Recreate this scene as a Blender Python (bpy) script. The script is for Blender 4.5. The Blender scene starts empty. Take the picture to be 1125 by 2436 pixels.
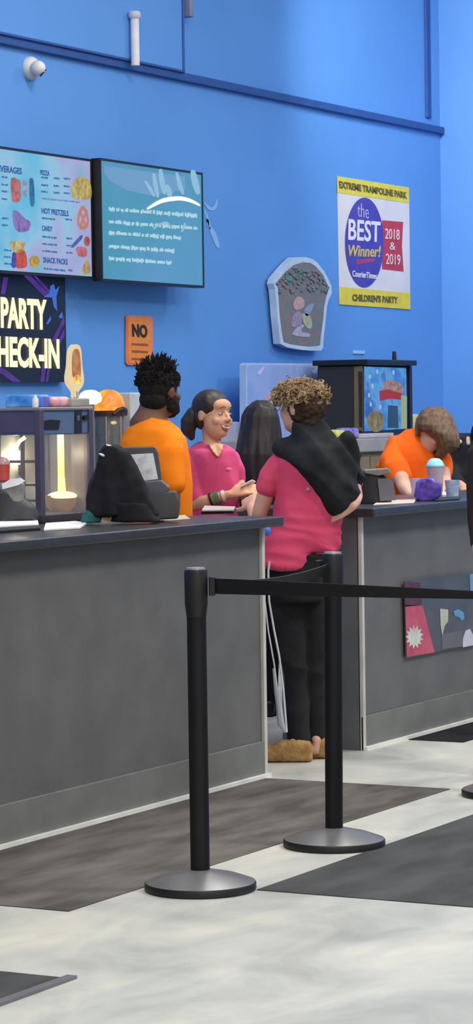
import bpy, bmesh, math, random
from mathutils import Vector, Matrix, noise
random.seed(7)
V = Vector
sc = bpy.context.scene
col = sc.collection
# ------------------------------------------------------------------ camera
FPX, W_, H_ = 6440.0, 1125, 2436
AL = math.radians(28.3); PIT = math.atan(239/FPX); ROLL = 0.0145
CAM = V((0, 0, 1.5))
hf = V((math.cos(AL), math.sin(AL), 0))
F = (hf*math.cos(PIT) - V((0, 0, 1))*math.sin(PIT)).normalized()
r0 = F.cross(V((0, 0, 1))).normalized(); u0 = r0.cross(F)
R = r0*math.cos(ROLL) - u0*math.sin(ROLL)
U = u0*math.cos(ROLL) + r0*math.sin(ROLL)
cd = bpy.data.cameras.new('camera'); cam = bpy.data.objects.new('camera', cd); col.objects.link(cam)
cam.matrix_world = Matrix(((R.x, U.x, -F.x, 0), (R.y, U.y, -F.y, 0), (R.z, U.z, -F.z, CAM.z), (0, 0, 0, 1)))
cd.sensor_fit = 'VERTICAL'; cd.sensor_height = 36; cd.lens = FPX/H_*36; cd.clip_end = 200
sc.camera = cam
def ray(px, py): return F*FPX + R*(px-562.5) - U*(py-1218)
def WY(px, py, y): d = ray(px, py); return CAM + d*(y/d.y)
def WX(px, py, x): d = ray(px, py); return CAM + d*(x/d.x)
def WZ(px, py, z): d = ray(px, py); return CAM + d*((z-1.5)/d.z)
def WD(px, py, dep): d = ray(px, py); return CAM + d*(dep/(d.dot(hf)))
HR = V((hf.y, -hf.x, 0))      # horizontal right
Z = V((0, 0, 1))
# ------------------------------------------------------------------ materials
def lin(c):
    c = c/255.0
    return c/12.92 if c <= .04045 else ((c+.055)/1.055)**2.4
def rgb(t): return (lin(t[0]), lin(t[1]), lin(t[2]), 1)
MATS = {}
def mat(name, c, rough=.6, metal=0, c2=None, scale=8, stretch=(1, 1, 1), bump=0, bscale=60, emit=0, spec=.5, contrast=(.35, .65), alpha=1, trans=0, coat=0):
    if name in MATS: return MATS[name]
    m = bpy.data.materials.new(name); m.use_nodes = True; nt = m.node_tree; n = nt.nodes; l = nt.links
    p = n['Principled BSDF']
    p.inputs['Base Color'].default_value = rgb(c); p.inputs['Roughness'].default_value = rough
    p.inputs['Metallic'].default_value = metal; p.inputs['Specular IOR Level'].default_value = spec
    p.inputs['Coat Weight'].default_value = coat
    tc = n.new('ShaderNodeTexCoord'); mp = n.new('ShaderNodeMapping'); mp.inputs['Scale'].default_value = stretch
    l.new(tc.outputs['Object'], mp.inputs['Vector'])
    colsock = None
    if c2 is None and not emit: c2 = tuple(min(255, x*.93) for x in c)
    if c2 is not None:
        t = n.new('ShaderNodeTexNoise'); t.inputs['Scale'].default_value = scale; t.inputs['Detail'].default_value = 5
        l.new(mp.outputs['Vector'], t.inputs['Vector'])
        r = n.new('ShaderNodeValToRGB'); r.color_ramp.elements[0].position = contrast[0]; r.color_ramp.elements[1].position = contrast[1]
        r.color_ramp.elements[0].color = rgb(c); r.color_ramp.elements[1].color = rgb(c2)
        l.new(t.outputs['Fac'], r.inputs['Fac']); l.new(r.outputs['Color'], p.inputs['Base Color']); colsock = r.outputs['Color']
    if bump:
        t2 = n.new('ShaderNodeTexNoise'); t2.inputs['Scale'].default_value = bscale; t2.inputs['Detail'].default_value = 4
        l.new(mp.outputs['Vector'], t2.inputs['Vector'])
        b = n.new('ShaderNodeBump'); b.inputs['Strength'].default_value = bump; b.inputs['Distance'].default_value = .01
        l.new(t2.outputs['Fac'], b.inputs['Height']); l.new(b.outputs['Normal'], p.inputs['Normal'])
    if emit:
        p.inputs['Emission Color'].default_value = rgb(c); p.inputs['Emission Strength'].default_value = emit
        if colsock: l.new(colsock, p.inputs['Emission Color'])
        p.inputs['Base Color'].default_value = rgb(tuple(x*.15 for x in c))
        if colsock:
            for k in list(p.inputs['Base Color'].links): l.remove(k)
    p.inputs['Alpha'].default_value = alpha
    if trans: p.inputs['Transmission Weight'].default_value = trans; p.inputs['IOR'].default_value = 1.1
    MATS[name] = m
    return m
def multi(name, cols, scale, emit=0, rough=.5, kind='noise', stretch=(1, 1, 1)):
    """many coloured blotches or dots"""
    if name in MATS: return MATS[name]
    m = bpy.data.materials.new(name); m.use_nodes = True; nt = m.node_tree; n = nt.nodes; l = nt.links
    p = n['Principled BSDF']; p.inputs['Roughness'].default_value = rough
    tc = n.new('ShaderNodeTexCoord'); mp = n.new('ShaderNodeMapping'); mp.inputs['Scale'].default_value = stretch
    l.new(tc.outputs['Object'], mp.inputs['Vector'])
    r = n.new('ShaderNodeValToRGB'); cr = r.color_ramp
    if kind == 'cells':
        t = n.new('ShaderNodeTexVoronoi'); t.inputs['Scale'].default_value = scale; src = t.outputs['Color']
        s = n.new('ShaderNodeSeparateColor'); l.new(src, s.inputs[0]); src = s.outputs[0]; lo, hi = 0, 1; cr.interpolation = 'CONSTANT'
    else:
        t = n.new('ShaderNodeTexNoise'); t.inputs['Scale'].default_value = scale; t.inputs['Detail'].default_value = 3; src = t.outputs['Fac']; lo, hi = .33, .67
    l.new(mp.outputs['Vector'], t.inputs['Vector']); l.new(src, r.inputs['Fac'])
    while len(cr.elements) < len(cols): cr.elements.new(.5)
    for i, c in enumerate(cols):
        cr.elements[i].position = lo + (hi-lo)*i/max(1, len(cols) - (0 if kind == 'cells' else 1)); cr.elements[i].color = rgb(c)
    if emit:
        l.new(r.outputs['Color'], p.inputs['Emission Color']); p.inputs['Emission Strength'].default_value = emit
        p.inputs['Base Color'].default_value = (.02, .02, .02, 1)
    else: l.new(r.outputs['Color'], p.inputs['Base Color'])
    MATS[name] = m
    return m
# ------------------------------------------------------------------ mesh building
ORG = {}
def tag(o, label=None, cat=None, group=None, kind=None):
    if label: o['label'] = label
    if cat: o['category'] = cat
    if group: o['group'] = group
    if kind: o['kind'] = kind
    return o
def thing(name, loc, label, cat, group=None):
    e = bpy.data.objects.new(name, None); col.objects.link(e); e.location = loc; e.empty_display_size = .05
    ORG[e.name] = V(loc)
    return tag(e, label, cat, group)
def ringpts(c, a, b, n=20, e=2.0, ph=0):
    out = []
    for i in range(n):
        t = 2*math.pi*i/n + ph
        x, y = math.cos(t), math.sin(t)
        if e != 2: x = math.copysign(abs(x)**(2/e), x); y = math.copysign(abs(y)**(2/e), y)
        out.append(c + a*x + b*y)
    return out
class MB:
    def __init__(s): s.bm = bmesh.new()
    def face(s, vs):
        try: return s.bm.faces.new(vs)
        except ValueError: return None
    def rings(s, rs, cap=True, closed=False):
        vr = [[s.bm.verts.new(p) for p in r] for r in rs]
        n = len(vr[0])
        for k in range(len(vr) - (0 if closed else 1)):
            A, B = vr[k], vr[(k+1) % len(vr)]
            for i in range(n): s.face((A[i], A[(i+1) % n], B[(i+1) % n], B[i]))
        if cap and not closed: s.face(vr[0][::-1]); s.face(vr[-1])
        return s
    def hexa(s, p):      # 8 points: bottom 4 ccw, top 4 ccw
        v = [s.bm.verts.new(q) for q in p]
        for f in ((3, 2, 1, 0), (4, 5, 6, 7), (0, 1, 5, 4), (1, 2, 6, 5), (2, 3, 7, 6), (3, 0, 4, 7)): s.face([v[i] for i in f])
        return s
    def box(s, a, b):
        x0, y0, z0 = a; x1, y1, z1 = b
        return s.hexa([V(q) for q in ((x0, y0, z0), (x1, y0, z0), (x1, y1, z0), (x0, y1, z0), (x0, y0, z1), (x1, y0, z1), (x1, y1, z1), (x0, y1, z1))])
    def cyl(s, p0, p1, r0, r1=None, n=20, cap=True):
        p0, p1 = V(p0), V(p1); r1 = r0 if r1 is None else r1
        t = (p1-p0).normalized(); a = t.orthogonal().normalized(); b = t.cross(a)
        return s.rings([ringpts(p0, a*r0, b*r0, n), ringpts(p1, a*r1, b*r1, n)], cap)
    def lathe(s, c, prof, n=28, ax=Z):
        c = V(c); a = ax.orthogonal().normalized(); b = ax.cross(a)
        return s.rings([ringpts(c + ax*z, a*max(r, 1e-4), b*max(r, 1e-4), n) for r, z in prof])
    def tube(s, pts, r, n=8):
        pts = [V(p) for p in pts]; rs = []
        rad = r if isinstance(r, (list, tuple)) else [r]*len(pts)
        a = None
        for i, p in enumerate(pts):
            t = (pts[min(i+1, len(pts)-1)] - pts[max(i-1, 0)]).normalized()
            a = t.orthogonal().normalized() if a is None else (a - t*a.dot(t)).normalized()
            rs.append(ringpts(p, a*rad[i], t.cross(a)*rad[i], n))
        return s.rings(rs)
    def ell(s, c, a, b, d, n=16, m=10):
        c = V(c); rs = []
        for j in range(1, m):
            t = math.pi*j/m
            rs.append(ringpts(c - d*math.cos(t), a*math.sin(t), b*math.sin(t), n))
        lo = s.bm.verts.new(c - d); hi = s.bm.verts.new(c + d)
        vr = [[s.bm.verts.new(p) for p in r] for r in rs]
        for k in range(len(vr)-1):
            for i in range(n): s.face((vr[k][i], vr[k][(i+1) % n], vr[k+1][(i+1) % n], vr[k+1][i]))
        for i in range(n): s.face((lo, vr[0][(i+1) % n], vr[0][i])); s.face((hi, vr[-1][i], vr[-1][(i+1) % n]))
        return s
    def prism(s, pts, off):
        A = [s.bm.verts.new(p) for p in pts]; B = [s.bm.verts.new(p + off) for p in pts]; n = len(A)
        s.face(A); s.face(B[::-1])
        for i in range(n): s.face((A[i], B[i], B[(i+1) % n], A[(i+1) % n]))
        return s
    def make(s, name, m, parent=None, label=None, cat=None, group=None, kind=None, smooth=True, bevel=0, voxel=0, disp=None, relax=0, segs=2):
        bm = s.bm
        bmesh.ops.remove_doubles(bm, verts=bm.verts, dist=1e-5)
        bmesh.ops.recalc_face_normals(bm, faces=bm.faces)
        if parent is not None: org = ORG[parent.name]
        else:
            xs = [v.co for v in bm.verts]
            org = V(((min(p.x for p in xs)+max(p.x for p in xs))/2, (min(p.y for p in xs)+max(p.y for p in xs))/2, min(p.z for p in xs)))
        for v in bm.verts: v.co -= org
        me = bpy.data.meshes.new(name); bm.to_mesh(me); bm.free()
        o = bpy.data.objects.new(name, me); col.objects.link(o)
        if voxel:
            md = o.modifiers.new('r', 'REMESH'); md.mode = 'VOXEL'; md.voxel_size = voxel; md.adaptivity = 0
            if relax:
                sm = o.modifiers.new('s', 'SMOOTH'); sm.factor = .5; sm.iterations = relax
            dg = bpy.context.evaluated_depsgraph_get()
            me2 = bpy.data.meshes.new_from_object(o.evaluated_get(dg)); o.modifiers.clear(); o.data = me2
            bpy.data.meshes.remove(me); me = me2; me.name = name
        if disp:
            nn = [v.normal.copy() for v in me.vertices]
            for v, q in zip(me.vertices, nn): v.co += q*disp(v.co + org)
            me.update()
        me.materials.clear(); me.materials.append(m)
        for p in me.polygons: p.use_smooth = smooth
        if bevel:
            b = o.modifiers.new('bevel', 'BEVEL'); b.width = bevel; b.segments = segs; b.limit_method = 'ANGLE'; b.angle_limit = .6
            w = o.modifiers.new('wn', 'WEIGHTED_NORMAL'); w.keep_sharp = True
        elif smooth and not voxel:
            bm2 = bmesh.new(); bm2.from_mesh(me)
            for e in bm2.edges:
                if len(e.link_faces) == 2 and e.calc_face_angle(0) > .7: e.smooth = False
            bm2.to_mesh(me); bm2.free()
        if parent is not None:
            o.parent = parent
            if parent.type != 'EMPTY' or True: o.location = (0, 0, 0)
        else: o.location = org
        ORG[o.name] = org
        return tag(o, label, cat, group, kind)
class Plane:
    def __init__(s, p, n):
        s.p = V(p); s.n = V(n).normalized()      # n points towards the viewer
    def hit(s, px, py, off=0):
        d = ray(px, py); q = s.p + s.n*off
        return CAM + d*((q - CAM).dot(s.n)/d.dot(s.n))
    def poly(s, name, pts, m, parent, off=.002, th=.002, **k):
        return MB().prism([s.hit(x, y, off) for x, y in pts], -s.n*th).make(name, m, parent, smooth=False, **k)
    def text(s, name, txt, m, parent, bl, br, tl, off=.004, th=.0015, shear=0, bold=0, **k):
        """text fitted to the box with pixel corners bottom-left, bottom-right, top-left"""
        P0, P1, P2 = s.hit(*bl, off), s.hit(*br, off), s.hit(*tl, off)
        c = bpy.data.curves.new('t', 'FONT'); c.body = txt; c.offset = bold; c.shear = shear; c.resolution_u = 3
        o = bpy.data.objects.new('t', c); col.objects.link(o)
        dg = bpy.context.evaluated_depsgraph_get(); me = bpy.data.meshes.new_from_object(o.evaluated_get(dg))
        bpy.data.objects.remove(o); bpy.data.curves.remove(c)
        bm = bmesh.new(); bm.from_mesh(me); bpy.data.meshes.remove(me)
        xs = [v.co.x for v in bm.verts]; ys = [v.co.y for v in bm.verts]
        x0, x1, y0, y1 = min(xs), max(xs), min(ys), max(ys)
        ex = bmesh.ops.extrude_face_region(bm, geom=bm.faces[:])
        top = set(g for g in ex['geom'] if isinstance(g, bmesh.types.BMVert))
        for v in bm.verts:
            q = P0 + (P1-P0)*((v.co.x-x0)/(x1-x0)) + (P2-P0)*((v.co.y-y0)/(y1-y0))
            v.co = q + s.n*th if v in top else q
        b = MB(); b.bm.free(); b.bm = bm
        return b.make(name, m, parent, smooth=False, **k)
def smp(pts, sub=4):
    P = [V(p) for p in pts]; n = len(P); out = []
    for i in range(n):
        a, b, c, d = P[i-1], P[i], P[(i+1) % n], P[(i+2) % n]
        for j in range(sub):
            x = j/sub; v = .5*((2*b)+(c-a)*x+(2*a-5*b+4*c-d)*x*x+(3*b-a-3*c+d)*x**3); out.append((v.x, v.y))
    return out
def ellp(cx, cy, rx, ry, n=36): return [(cx+rx*math.cos(2*math.pi*i/n), cy+ry*math.sin(2*math.pi*i/n)) for i in range(n)]
# ------------------------------------------------------------------ colours
M = dict(
 wall=mat('wall_blue', (91, 151, 223), .6, c2=(87, 146, 217), scale=1.2, bump=.05, bscale=90),
 navy=mat('trim_blue', (40, 80, 152), .6), 
 floor=None,
 kick=mat('cove_base', (118, 120, 116), .6),
 black=mat('black_plastic', (20, 20, 24), .45), blackm=mat('black_metal', (9, 9, 14), .5, c2=(13, 13, 19), scale=5, spec=.35),
 white=mat('white_plastic', (225, 225, 222), .5), cream=mat('cream', (214, 208, 180), .6),
 grey=mat('grey_plastic', (95, 95, 100), .5), steel=mat('brushed_steel', (170, 170, 175), .35, .8),
 paper=mat('paper', (235, 236, 240), .8),
)
# ------------------------------------------------------------------ setting
def floor_mat():
    m = bpy.data.materials.new('polished_concrete'); m.use_nodes = True; n = m.node_tree.nodes; l = m.node_tree.links; p = n['Principled BSDF']
    tc = n.new('ShaderNodeTexCoord'); mp = n.new('ShaderNodeMapping'); l.new(tc.outputs['Object'], mp.inputs['Vector'])
    mp.inputs['Rotation'].default_value = (0, 0, -AL); mp.inputs['Scale'].default_value = (.9, 1.6, 1)
    t = n.new('ShaderNodeTexNoise'); t.inputs['Scale'].default_value = 1.7; t.inputs['Detail'].default_value = 7; t.inputs['Roughness'].default_value = .62; t.inputs['Distortion'].default_value = .6
    l.new(mp.outputs['Vector'], t.inputs['Vector'])
    r = n.new('ShaderNodeValToRGB'); e = r.color_ramp.elements
    e[0].position = .3; e[0].color = rgb((162, 163, 158)); e[1].position = .66; e[1].color = rgb((206, 204, 192)); k = e.new(.48); k.color = rgb((184, 186, 180))
    l.new(t.outputs['Fac'], r.inputs['Fac']); l.new(r.outputs['Color'], p.inputs['Base Color']); p.inputs['Roughness'].default_value = .42; p.inputs['Specular IOR Level'].default_value = .35
    return m
MB().box((-4, -9, -.1), (19, 9, 0)).make('floor', floor_mat(), kind='structure', smooth=False)
WB = 8.2
MB().box((-4, WB, 0), (18.62, WB+.12, 6)).make('wall_back', M['wall'], kind='structure', smooth=False)
MB().box((18.5, -9, 0), (18.62, WB, 6)).make('wall_right', M['wall'], kind='structure', smooth=False)
wall = Plane((0, WB, 0), (0, -1, 0))
zl = WY(527, 204, WB).z
MB().box((-4, WB-.04, zl-.026), (18.49, WB, zl+.024)).make('trim_1', M['navy'], kind='structure', bevel=.004)  # ledge; its dark blue stands in for the shadow along it
a = WY(1016, 295, WB)
MB().box((a.x-.035, WB-.02, zl+.075), (a.x+.035, WB, 6)).make('trim_2', M['navy'], kind='structure', bevel=.004)
a = WY(435, 168, WB-.05)
MB().box((-4, WB-.05, a.z), (a.x, WB, 6)).make('trim_3', M['wall'], kind='structure', bevel=.006)
MB().box((-4, WB-.056, a.z-.012), (a.x+.01, WB, a.z)).make('trim_4', M['navy'], kind='structure', bevel=.002)
MB().box((a.x-.0, WB-.056, a.z-.012), (a.x+.02, WB, 6)).make('trim_5', mat('trim_shade', (48, 96, 176), .6), kind='structure', bevel=.002)
# carpets inlaid in the floor
def carpet(name, x0, x1, y0, y1, m, label, h=.003):
    return MB().box((x0, y0, 0.0), (x1, y1, h)).make(name, m, None, label, 'carpet', smooth=False)
brown = mat('brown_carpet', (116, 111, 107), .95, c2=(82, 79, 77), scale=3.2, stretch=(.6, 2.2, 1), bump=.5, bscale=220, spec=.1)
char = mat('charcoal_carpet', (86, 87, 88), .95, c2=(68, 69, 70), scale=3, stretch=(.7, 2, 1), bump=.5, bscale=220, spec=.1)
YF = 5.16
n0 = WZ(150, 2168, 0); f0 = WZ(1080, 1879, 0); c2 = WZ(611, 2118, 0); ys = WZ(1125, 1939, 0)
carpet('carpet', n0.x, (f0.x+WZ(628, 1852, 0).x)/2, (n0.y+f0.y)/2, YF-.034, brown, 'brown grey carpet strip running along the front of the near counter')
carpet('carpet', c2.x, 17, -3, (c2.y+ys.y)/2, char, 'charcoal carpet filling the right side beyond the front stanchion')
c3 = WZ(155, 2328, 0)
carpet('carpet', 2, c3.x-.01, c3.y-2.5, c3.y-.0, char, 'small visible corner of charcoal carpet at lower left') if False else None
p = WZ(0, 2390, 0); q = WZ(0, 2315, 0)
# the corner points right: it is the far end of a mat lying to the left
MB().box((-3, c3.y, 0), (c3.x, c3.y+.9, .003)).make('carpet', char, None, 'charcoal mat with grey metal edging, corner showing at lower left', 'carpet', smooth=False)
MB().box((-3, c3.y-.03, 0), (c3.x+.012, c3.y, .009)).make('mat_edging', mat('edging', (120, 118, 125), .4, .3), None, 'thin grey metal edging strip along the lower left mat', 'edging', smooth=False)
c4 = WZ(965, 1760, 0)
MB().box((c4.x, c2.y+.9, 0), (16.5, YF-.034, .003)).make('carpet', mat('black_carpet', (44, 44, 46), .95, c2=(30, 30, 32), scale=4, bump=.4, bscale=200, spec=.1), None, 'nearly black carpet in front of the far counter', 'carpet', smooth=False)
# ------------------------------------------------------------------ counters
lam = mat('dark_laminate', (106, 106, 105), .5, c2=(97, 97, 97), scale=5, bump=.12, bscale=260, spec=.35)
top = mat('black_countertop', (60, 61, 65), .34, c2=(52, 52, 56), scale=30, spec=.4)
ZT = 1.07
def counter(x0, x1, label, ends, yb):
    t = thing('service_counter', ((x0+x1)/2, YF+.4, 0), label, 'counter')
    MB().box((x0, YF, .0), (x1, yb-.2, ZT-.04)).make('body', lam, t, smooth=True, bevel=.003)
    MB().box((x0, YF-.012, .0), (x1, YF, .15)).make('kick_board', M['kick'], t, bevel=.003)
    MB().box((x0-.03, YF-.09, ZT-.04), (x1+.03, yb, ZT)).make('countertop', top, t, bevel=.008)
    MB().box((x0, YF-.03, .0), (x1, YF-.012, .016)).make('metal_strip', mat('strip_pale_metal', (238, 238, 232), .5), t)
    for e in ends: MB().box((e-.012, YF-.014, .0), (e+.012, YF+.01, ZT-.04)).make('corner_trim', mat('corner_trim', (205, 202, 196), .45), t, bevel=.003)
    return t
XE = WY(626, 1500, YF).x; XS = WY(857, 1600, YF).x
counter(4.5, XE, 'near dark grey service counter with black top and light corner trim', [XE-.012], 5.97)
counter(XS, 17.2, 'far dark grey service counter beyond the gap, with a poster on its front', [XS+.012], 5.75)
# poster on the far counter
pf = Plane((0, YF-.013, 0), (0, -1, 0))
pt = thing('counter_poster', pf.hit(1040, 1560), 'dark poster with a pink wedge and white burst on the far counter front', 'poster')
pf.poly('sheet', [(962, 1383), (1180, 1358), (1180, 1520), (966, 1566)], mat('poster_dark', (70, 76, 84), .35, c2=(88, 90, 96), scale=4), pt, .004, .004)
pf.poly('wedge', [(964, 1440), (1005, 1440), (1034, 1552), (968, 1563)], mat('pink_print', (196, 90, 112), .5, c2=(176, 66, 92), scale=9), pt, .006, .001)
pf.poly('dark_patch', [(962, 1384), (1000, 1386), (1004, 1440), (963, 1443)], mat('maroon_print', (74, 46, 62), .5, c2=(94, 52, 70), scale=12), pt, .006, .001)
star = []
for i in range(26):
    r_ = 1 if i % 2 else .66; t_ = 2*math.pi*i/26
    star.append((986+22*r_*math.cos(t_), 1515+29*r_*math.sin(t_)))
pf.poly('burst', star, mat('burst_print', (214, 216, 208), .5, c2=(170, 174, 168), scale=14), pt, .0075, .001)
pf.poly('pale_figure', [(1047, 1448), (1066, 1450), (1066, 1478), (1058, 1488), (1052, 1512), (1048, 1486)], mat('pale_print', (190, 192, 178), .5), pt, .006, .001)
pf.poly('blue_blob', [(1079, 1454), (1090, 1449), (1102, 1456), (1105, 1470), (1098, 1478), (1092, 1468), (1082, 1466)], mat('blue_print', (96, 148, 196), .5), pt, .006, .001)
pf.poly('white_blob', [(1108, 1500), (1118, 1496), (1130, 1520), (1130, 1534), (1101, 1540), (1101, 1520)], mat('white_print', (205, 205, 225), .5), pt, .006, .001)
pf.poly('lower_band', [(1050, 1508), (1100, 1500), (1100, 1538), (1052, 1544)], mat('grey_print', (104, 102, 110), .5), pt, .0055, .001)
pf.poly('cyan_edge', [(1117, 1366), (1130, 1364), (1130, 1420), (1119, 1410)], mat('teal_print', (96, 160, 190), .5), pt, .006, .001)
# scuffs on counter
# ------------------------------------------------------------------ stanchions
def stanchion(loc, label):
    x, y, _ = loc; c = V((x, y, 0))
    t = thing('stanchion', c, label, 'stanchion', 'queue stanchions')
    bt = mat('satin_base', (122, 121, 122), .34, .3, c2=(108, 108, 109), scale=6)
    b = MB().lathe(c, [(.0, 0), (.172, 0), (.176, .004), (.176, .022), (.173, .026), (.0, .026)], 48).make('base', M['black'], t)
    MB().lathe(c, [(.0, .02), (.173, .026), (.12, .045), (.06, .058), (.036, .064), (.0, .064)], 48).make('base_cover', bt, t)
    MB().lathe(c, [(.0, .045), (.0305, .045), (.0305, .89), (.0, .89)], 28).make('pole', M['blackm'], t)
    MB().lathe(c, [(.0, .86), (.031, .86), (.036, .90), (.037, 1.0), (.034, 1.008), (.0, 1.01)], 28).make('belt_head', M['black'], t)
    MB().lathe(c, [(.0, 1.005), (.031, 1.005), (.029, 1.014), (.0, 1.016)], 28).make('cap', mat('cap_grey', (165, 165, 168), .35, .4), t)
    d = V((R.x, R.y, 0)).normalized()
    s = hf*-1
    MB().box((-.012, -.012, .925), (.012, .012, .985)) .bm.free()
    q = c + d*.04
    MB().hexa([q+hf*-.014+Z*.925, q+d*.02+hf*-.014+Z*.925, q+d*.02+hf*.014+Z*.925, q+hf*.014+Z*.925, q+hf*-.014+Z*.985, q+d*.02+hf*-.014+Z*.985, q+d*.02+hf*.014+Z*.985, q+hf*.014+Z*.985]).make('belt_clip', M['black'], t, bevel=.003)
    return t
def copy_tree(o, parent=None):
    c = o.copy(); col.objects.link(c)
    if parent: c.parent = parent
    for k in [k for k in o.children]: copy_tree(k, c)
    return c
s1p = WZ(477, 2116, 0); s2p = WZ(795, 2012, 0)
st1 = stanchion(s1p, 'black belt stanchion nearest the camera, in front of the near counter')
st2 = copy_tree(st1); st2.location = s2p; tag(st2, 'second black belt stanchion, in front of the person with the black jacket')
st2.rotation_euler = (0, 0, 0)
d_ = math.radians(.45); st2.rotation_euler = (Matrix.Rotation(-d_, 4, hf*-1) @ Matrix.Rotation(math.pi*.9, 4, 'Z')).to_euler()
s3p = WZ(1098, 1893, 0); s3p = s3p + HR*.176
st3 = copy_tree(st1); st3.location = (s3p.x, s3p.y, 0); tag(st3, 'stanchion at the right edge, only the rim of its round base in view')
s4p = WD(1330, 1300, 7.75); st4 = copy_tree(st1); st4.location = (s4p.x, s4p.y, 0); tag(st4, 'black belt stanchion standing just outside the right edge of the photo, holding the long belt')
def belt(p0, p1, tw0, tw1, sag, label, n=60, w=.024, ease=1):
    dirv = (p1-p0).normalized(); side = dirv.cross(Z).normalized()
    mb = MB(); rs = []
    for i in range(n+1):
        t = i/n; c = p0.lerp(p1, t) - Z*(sag*4*t*(1-t))
        tt = t**ease
        a = tw0 + (tw1-tw0)*tt
        uv = Z*math.cos(a) + side*math.sin(a); nv = dirv.cross(uv)
        rs.append([c+uv*w+nv*.001, c-uv*w+nv*.001, c-uv*w-nv*.001, c+uv*w-nv*.001])
    mb.rings(rs)
    return mb.make('retractable_belt', mat('belt_webbing', (22, 22, 27), .7, spec=.3), None, label, 'belt', 'queue belts')
h1 = V((s1p.x, s1p.y, .955)); h2 = V((s2p.x, s2p.y, .955)); h4 = V((s4p.x, s4p.y, .955))
belt(h1+HR*.055, h2-(h2-h1).normalized()*.04, 0.05, .55, .022, 'black belt stretched from the nearest stanchion back to the second one, half twisted', ease=.5).data.materials[0] = mat('belt_webbing_grey', (50, 50, 54), .55, spec=.5)  # greyer webbing colour than the long belt
belt(h1+HR*.057-Z*.0, h4-HR*.05, 0.0, 1.2, .0, 'long black belt running from the nearest stanchion out past the right edge', ease=.8)
# ------------------------------------------------------------------ things on the wall
E = 1.0
def scribble(pl, name, x0, x1, y, h, k, m, par, off, lw=1.7):
    mb = MB(); x = x0; left = random.randint(3, 8)
    while x < x1:
        w = random.uniform(.6, 1.1)*lw; a = h*random.choice((0, .22, .22, .3)); b = h*random.choice((1, 1, 1, 1.25)); yy = y+(x-x0)*k
        mb.prism([pl.hit(px, py, off) for px, py in ((x, yy+a), (x+w, yy+a), (x+w, yy+b), (x, yy+b))], -pl.n*.001)
        x += w*1.12; left -= 1
        if left == 0: x += lw*.9; left = random.randint(2, 9)
    return mb.make(name, m, par, smooth=False)
def screen_content_tv1(tv, pl):
    ink = mat('menu_ink', (36, 92, 170), emit=.75); ink2 = mat('menu_ink_soft', (52, 116, 184), emit=.75)
    def T(s, x0, y0, x1, y1, m=ink, bold=.02):   # text in box, following the slope of the screen
        k = .11*(1-(y0-345)/600)+.03
        pl.text('menu_text', s, m, tv, (x0, y1), (x1, y1+(x1-x0)*k), (x0-.4, y0), off=.005, th=.001, bold=bold)
    T('BEVERAGES', -12, 391, 52, 407, ink, .03)
    T('PIZZA', 96, 404, 118, 416, ink, .03); T('HOT PRETZELS', 99, 494, 163, 508, ink, .03)
    T('CANDY', 100, 536, 125, 549, ink, .03); T('SNACK PACKS', 103, 611, 161, 625, ink, .03)
    def line(x0, y, x1, h=4, m=ink2):
        scribble(pl, 'menu_line', x0, x1, y, h+.5, .1, m, tv, .004)
    for y in (418, 436, 452, 470): line(4, y, 19)
    for y in (419, 437, 453): line(98, y, 113); line(128, y+2, 142); line(152, y+3, 166)
    line(100, 470, 190, 3, mat('menu_violet', (120, 130, 205), emit=.8))
    for y in (516,): line(100, y, 130); line(156, y+3, 170)
    for y in (560, 577, 594): line(101, y, 135); line(158, y+4, 172)
    line(104, 636, 155); line(162, 640, 174)
    for y in (516, 532): line(5, y, 20)
    for y in (592, 608, 624): line(10, y, 26)
    def blob(name, pts, c, c2=None): pl.poly(name, smp(pts), mat('food_%d_%d_%d' % c, c, emit=.8, c2=c2 or tuple(int(v*.75) for v in c), scale=40), tv, .004, .001)
    blob('drink_picture', [(27, 425), (45, 428), (49, 440), (48, 476), (34, 481), (28, 470)], (206, 120, 120))
    blob('drink_picture', [(55, 430), (66, 432), (65, 466), (56, 464)], (176, 188, 224))
    blob('drink_picture', [(71, 425), (80, 430), (82, 484), (73, 488), (70, 450)], (40, 120, 180))
    blob('cup_picture', [(31, 502), (45, 505), (60, 520), (72, 528), (68, 548), (46, 552), (34, 538)], (150, 124, 204))
    blob('snack_picture', [(24, 575), (45, 573), (60, 577), (54, 596), (40, 602), (28, 590)], (226, 196, 130))
    blob('snack_picture', [(40, 598), (54, 594), (62, 604), (63, 634), (40, 637), (36, 620)], (222, 88, 66))
    blob('snack_picture', [(30, 602), (38, 604), (38, 634), (28, 634)], (62, 84, 190))
    blob('snack_picture', ellp(82, 622, 12, 14, 20), (214, 178, 66))
    blob('pizza_picture', [(172, 440), (188, 420), (208, 426), (215, 436), (217, 470), (186, 474), (172, 466)], (216, 196, 112))
    blob('candy_picture', [(170, 585), (192, 560), (196, 566), (176, 588)], (92, 104, 190))
    blob('candy_picture', ellp(207, 574, 7, 12, 14), (196, 98, 100)); blob('candy_picture', [(183, 588), (205, 590), (206, 610), (186, 608)], (214, 120, 134))
    blob('chips_picture', [(196, 640), (206, 617), (215, 636), (212, 650), (198, 652)], (216, 180, 120))
    mb = MB()
    pts = [pl.hit(198+11*math.cos(t)+2*math.sin(2*t), 518+24*math.sin(t), .006) for t in [2*math.pi*i/30 for i in range(31)]]
    mb.tube(pts, .012); mb.tube([pl.hit(190, 500, .006), pl.hit(199, 522, .006), pl.hit(206, 542, .006)], .01); mb.tube([pl.hit(208, 500, .006), pl.hit(199, 520, .006), pl.hit(190, 540, .006)], .01)
    for v in mb.bm.verts:
        dd = (v.co-pl.p).dot(pl.n); v.co += pl.n*(.004-dd) + pl.n*dd*.02
    mb.make('pretzel_picture', mat('pretzel', (206, 128, 110), emit=.8), tv)
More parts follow.
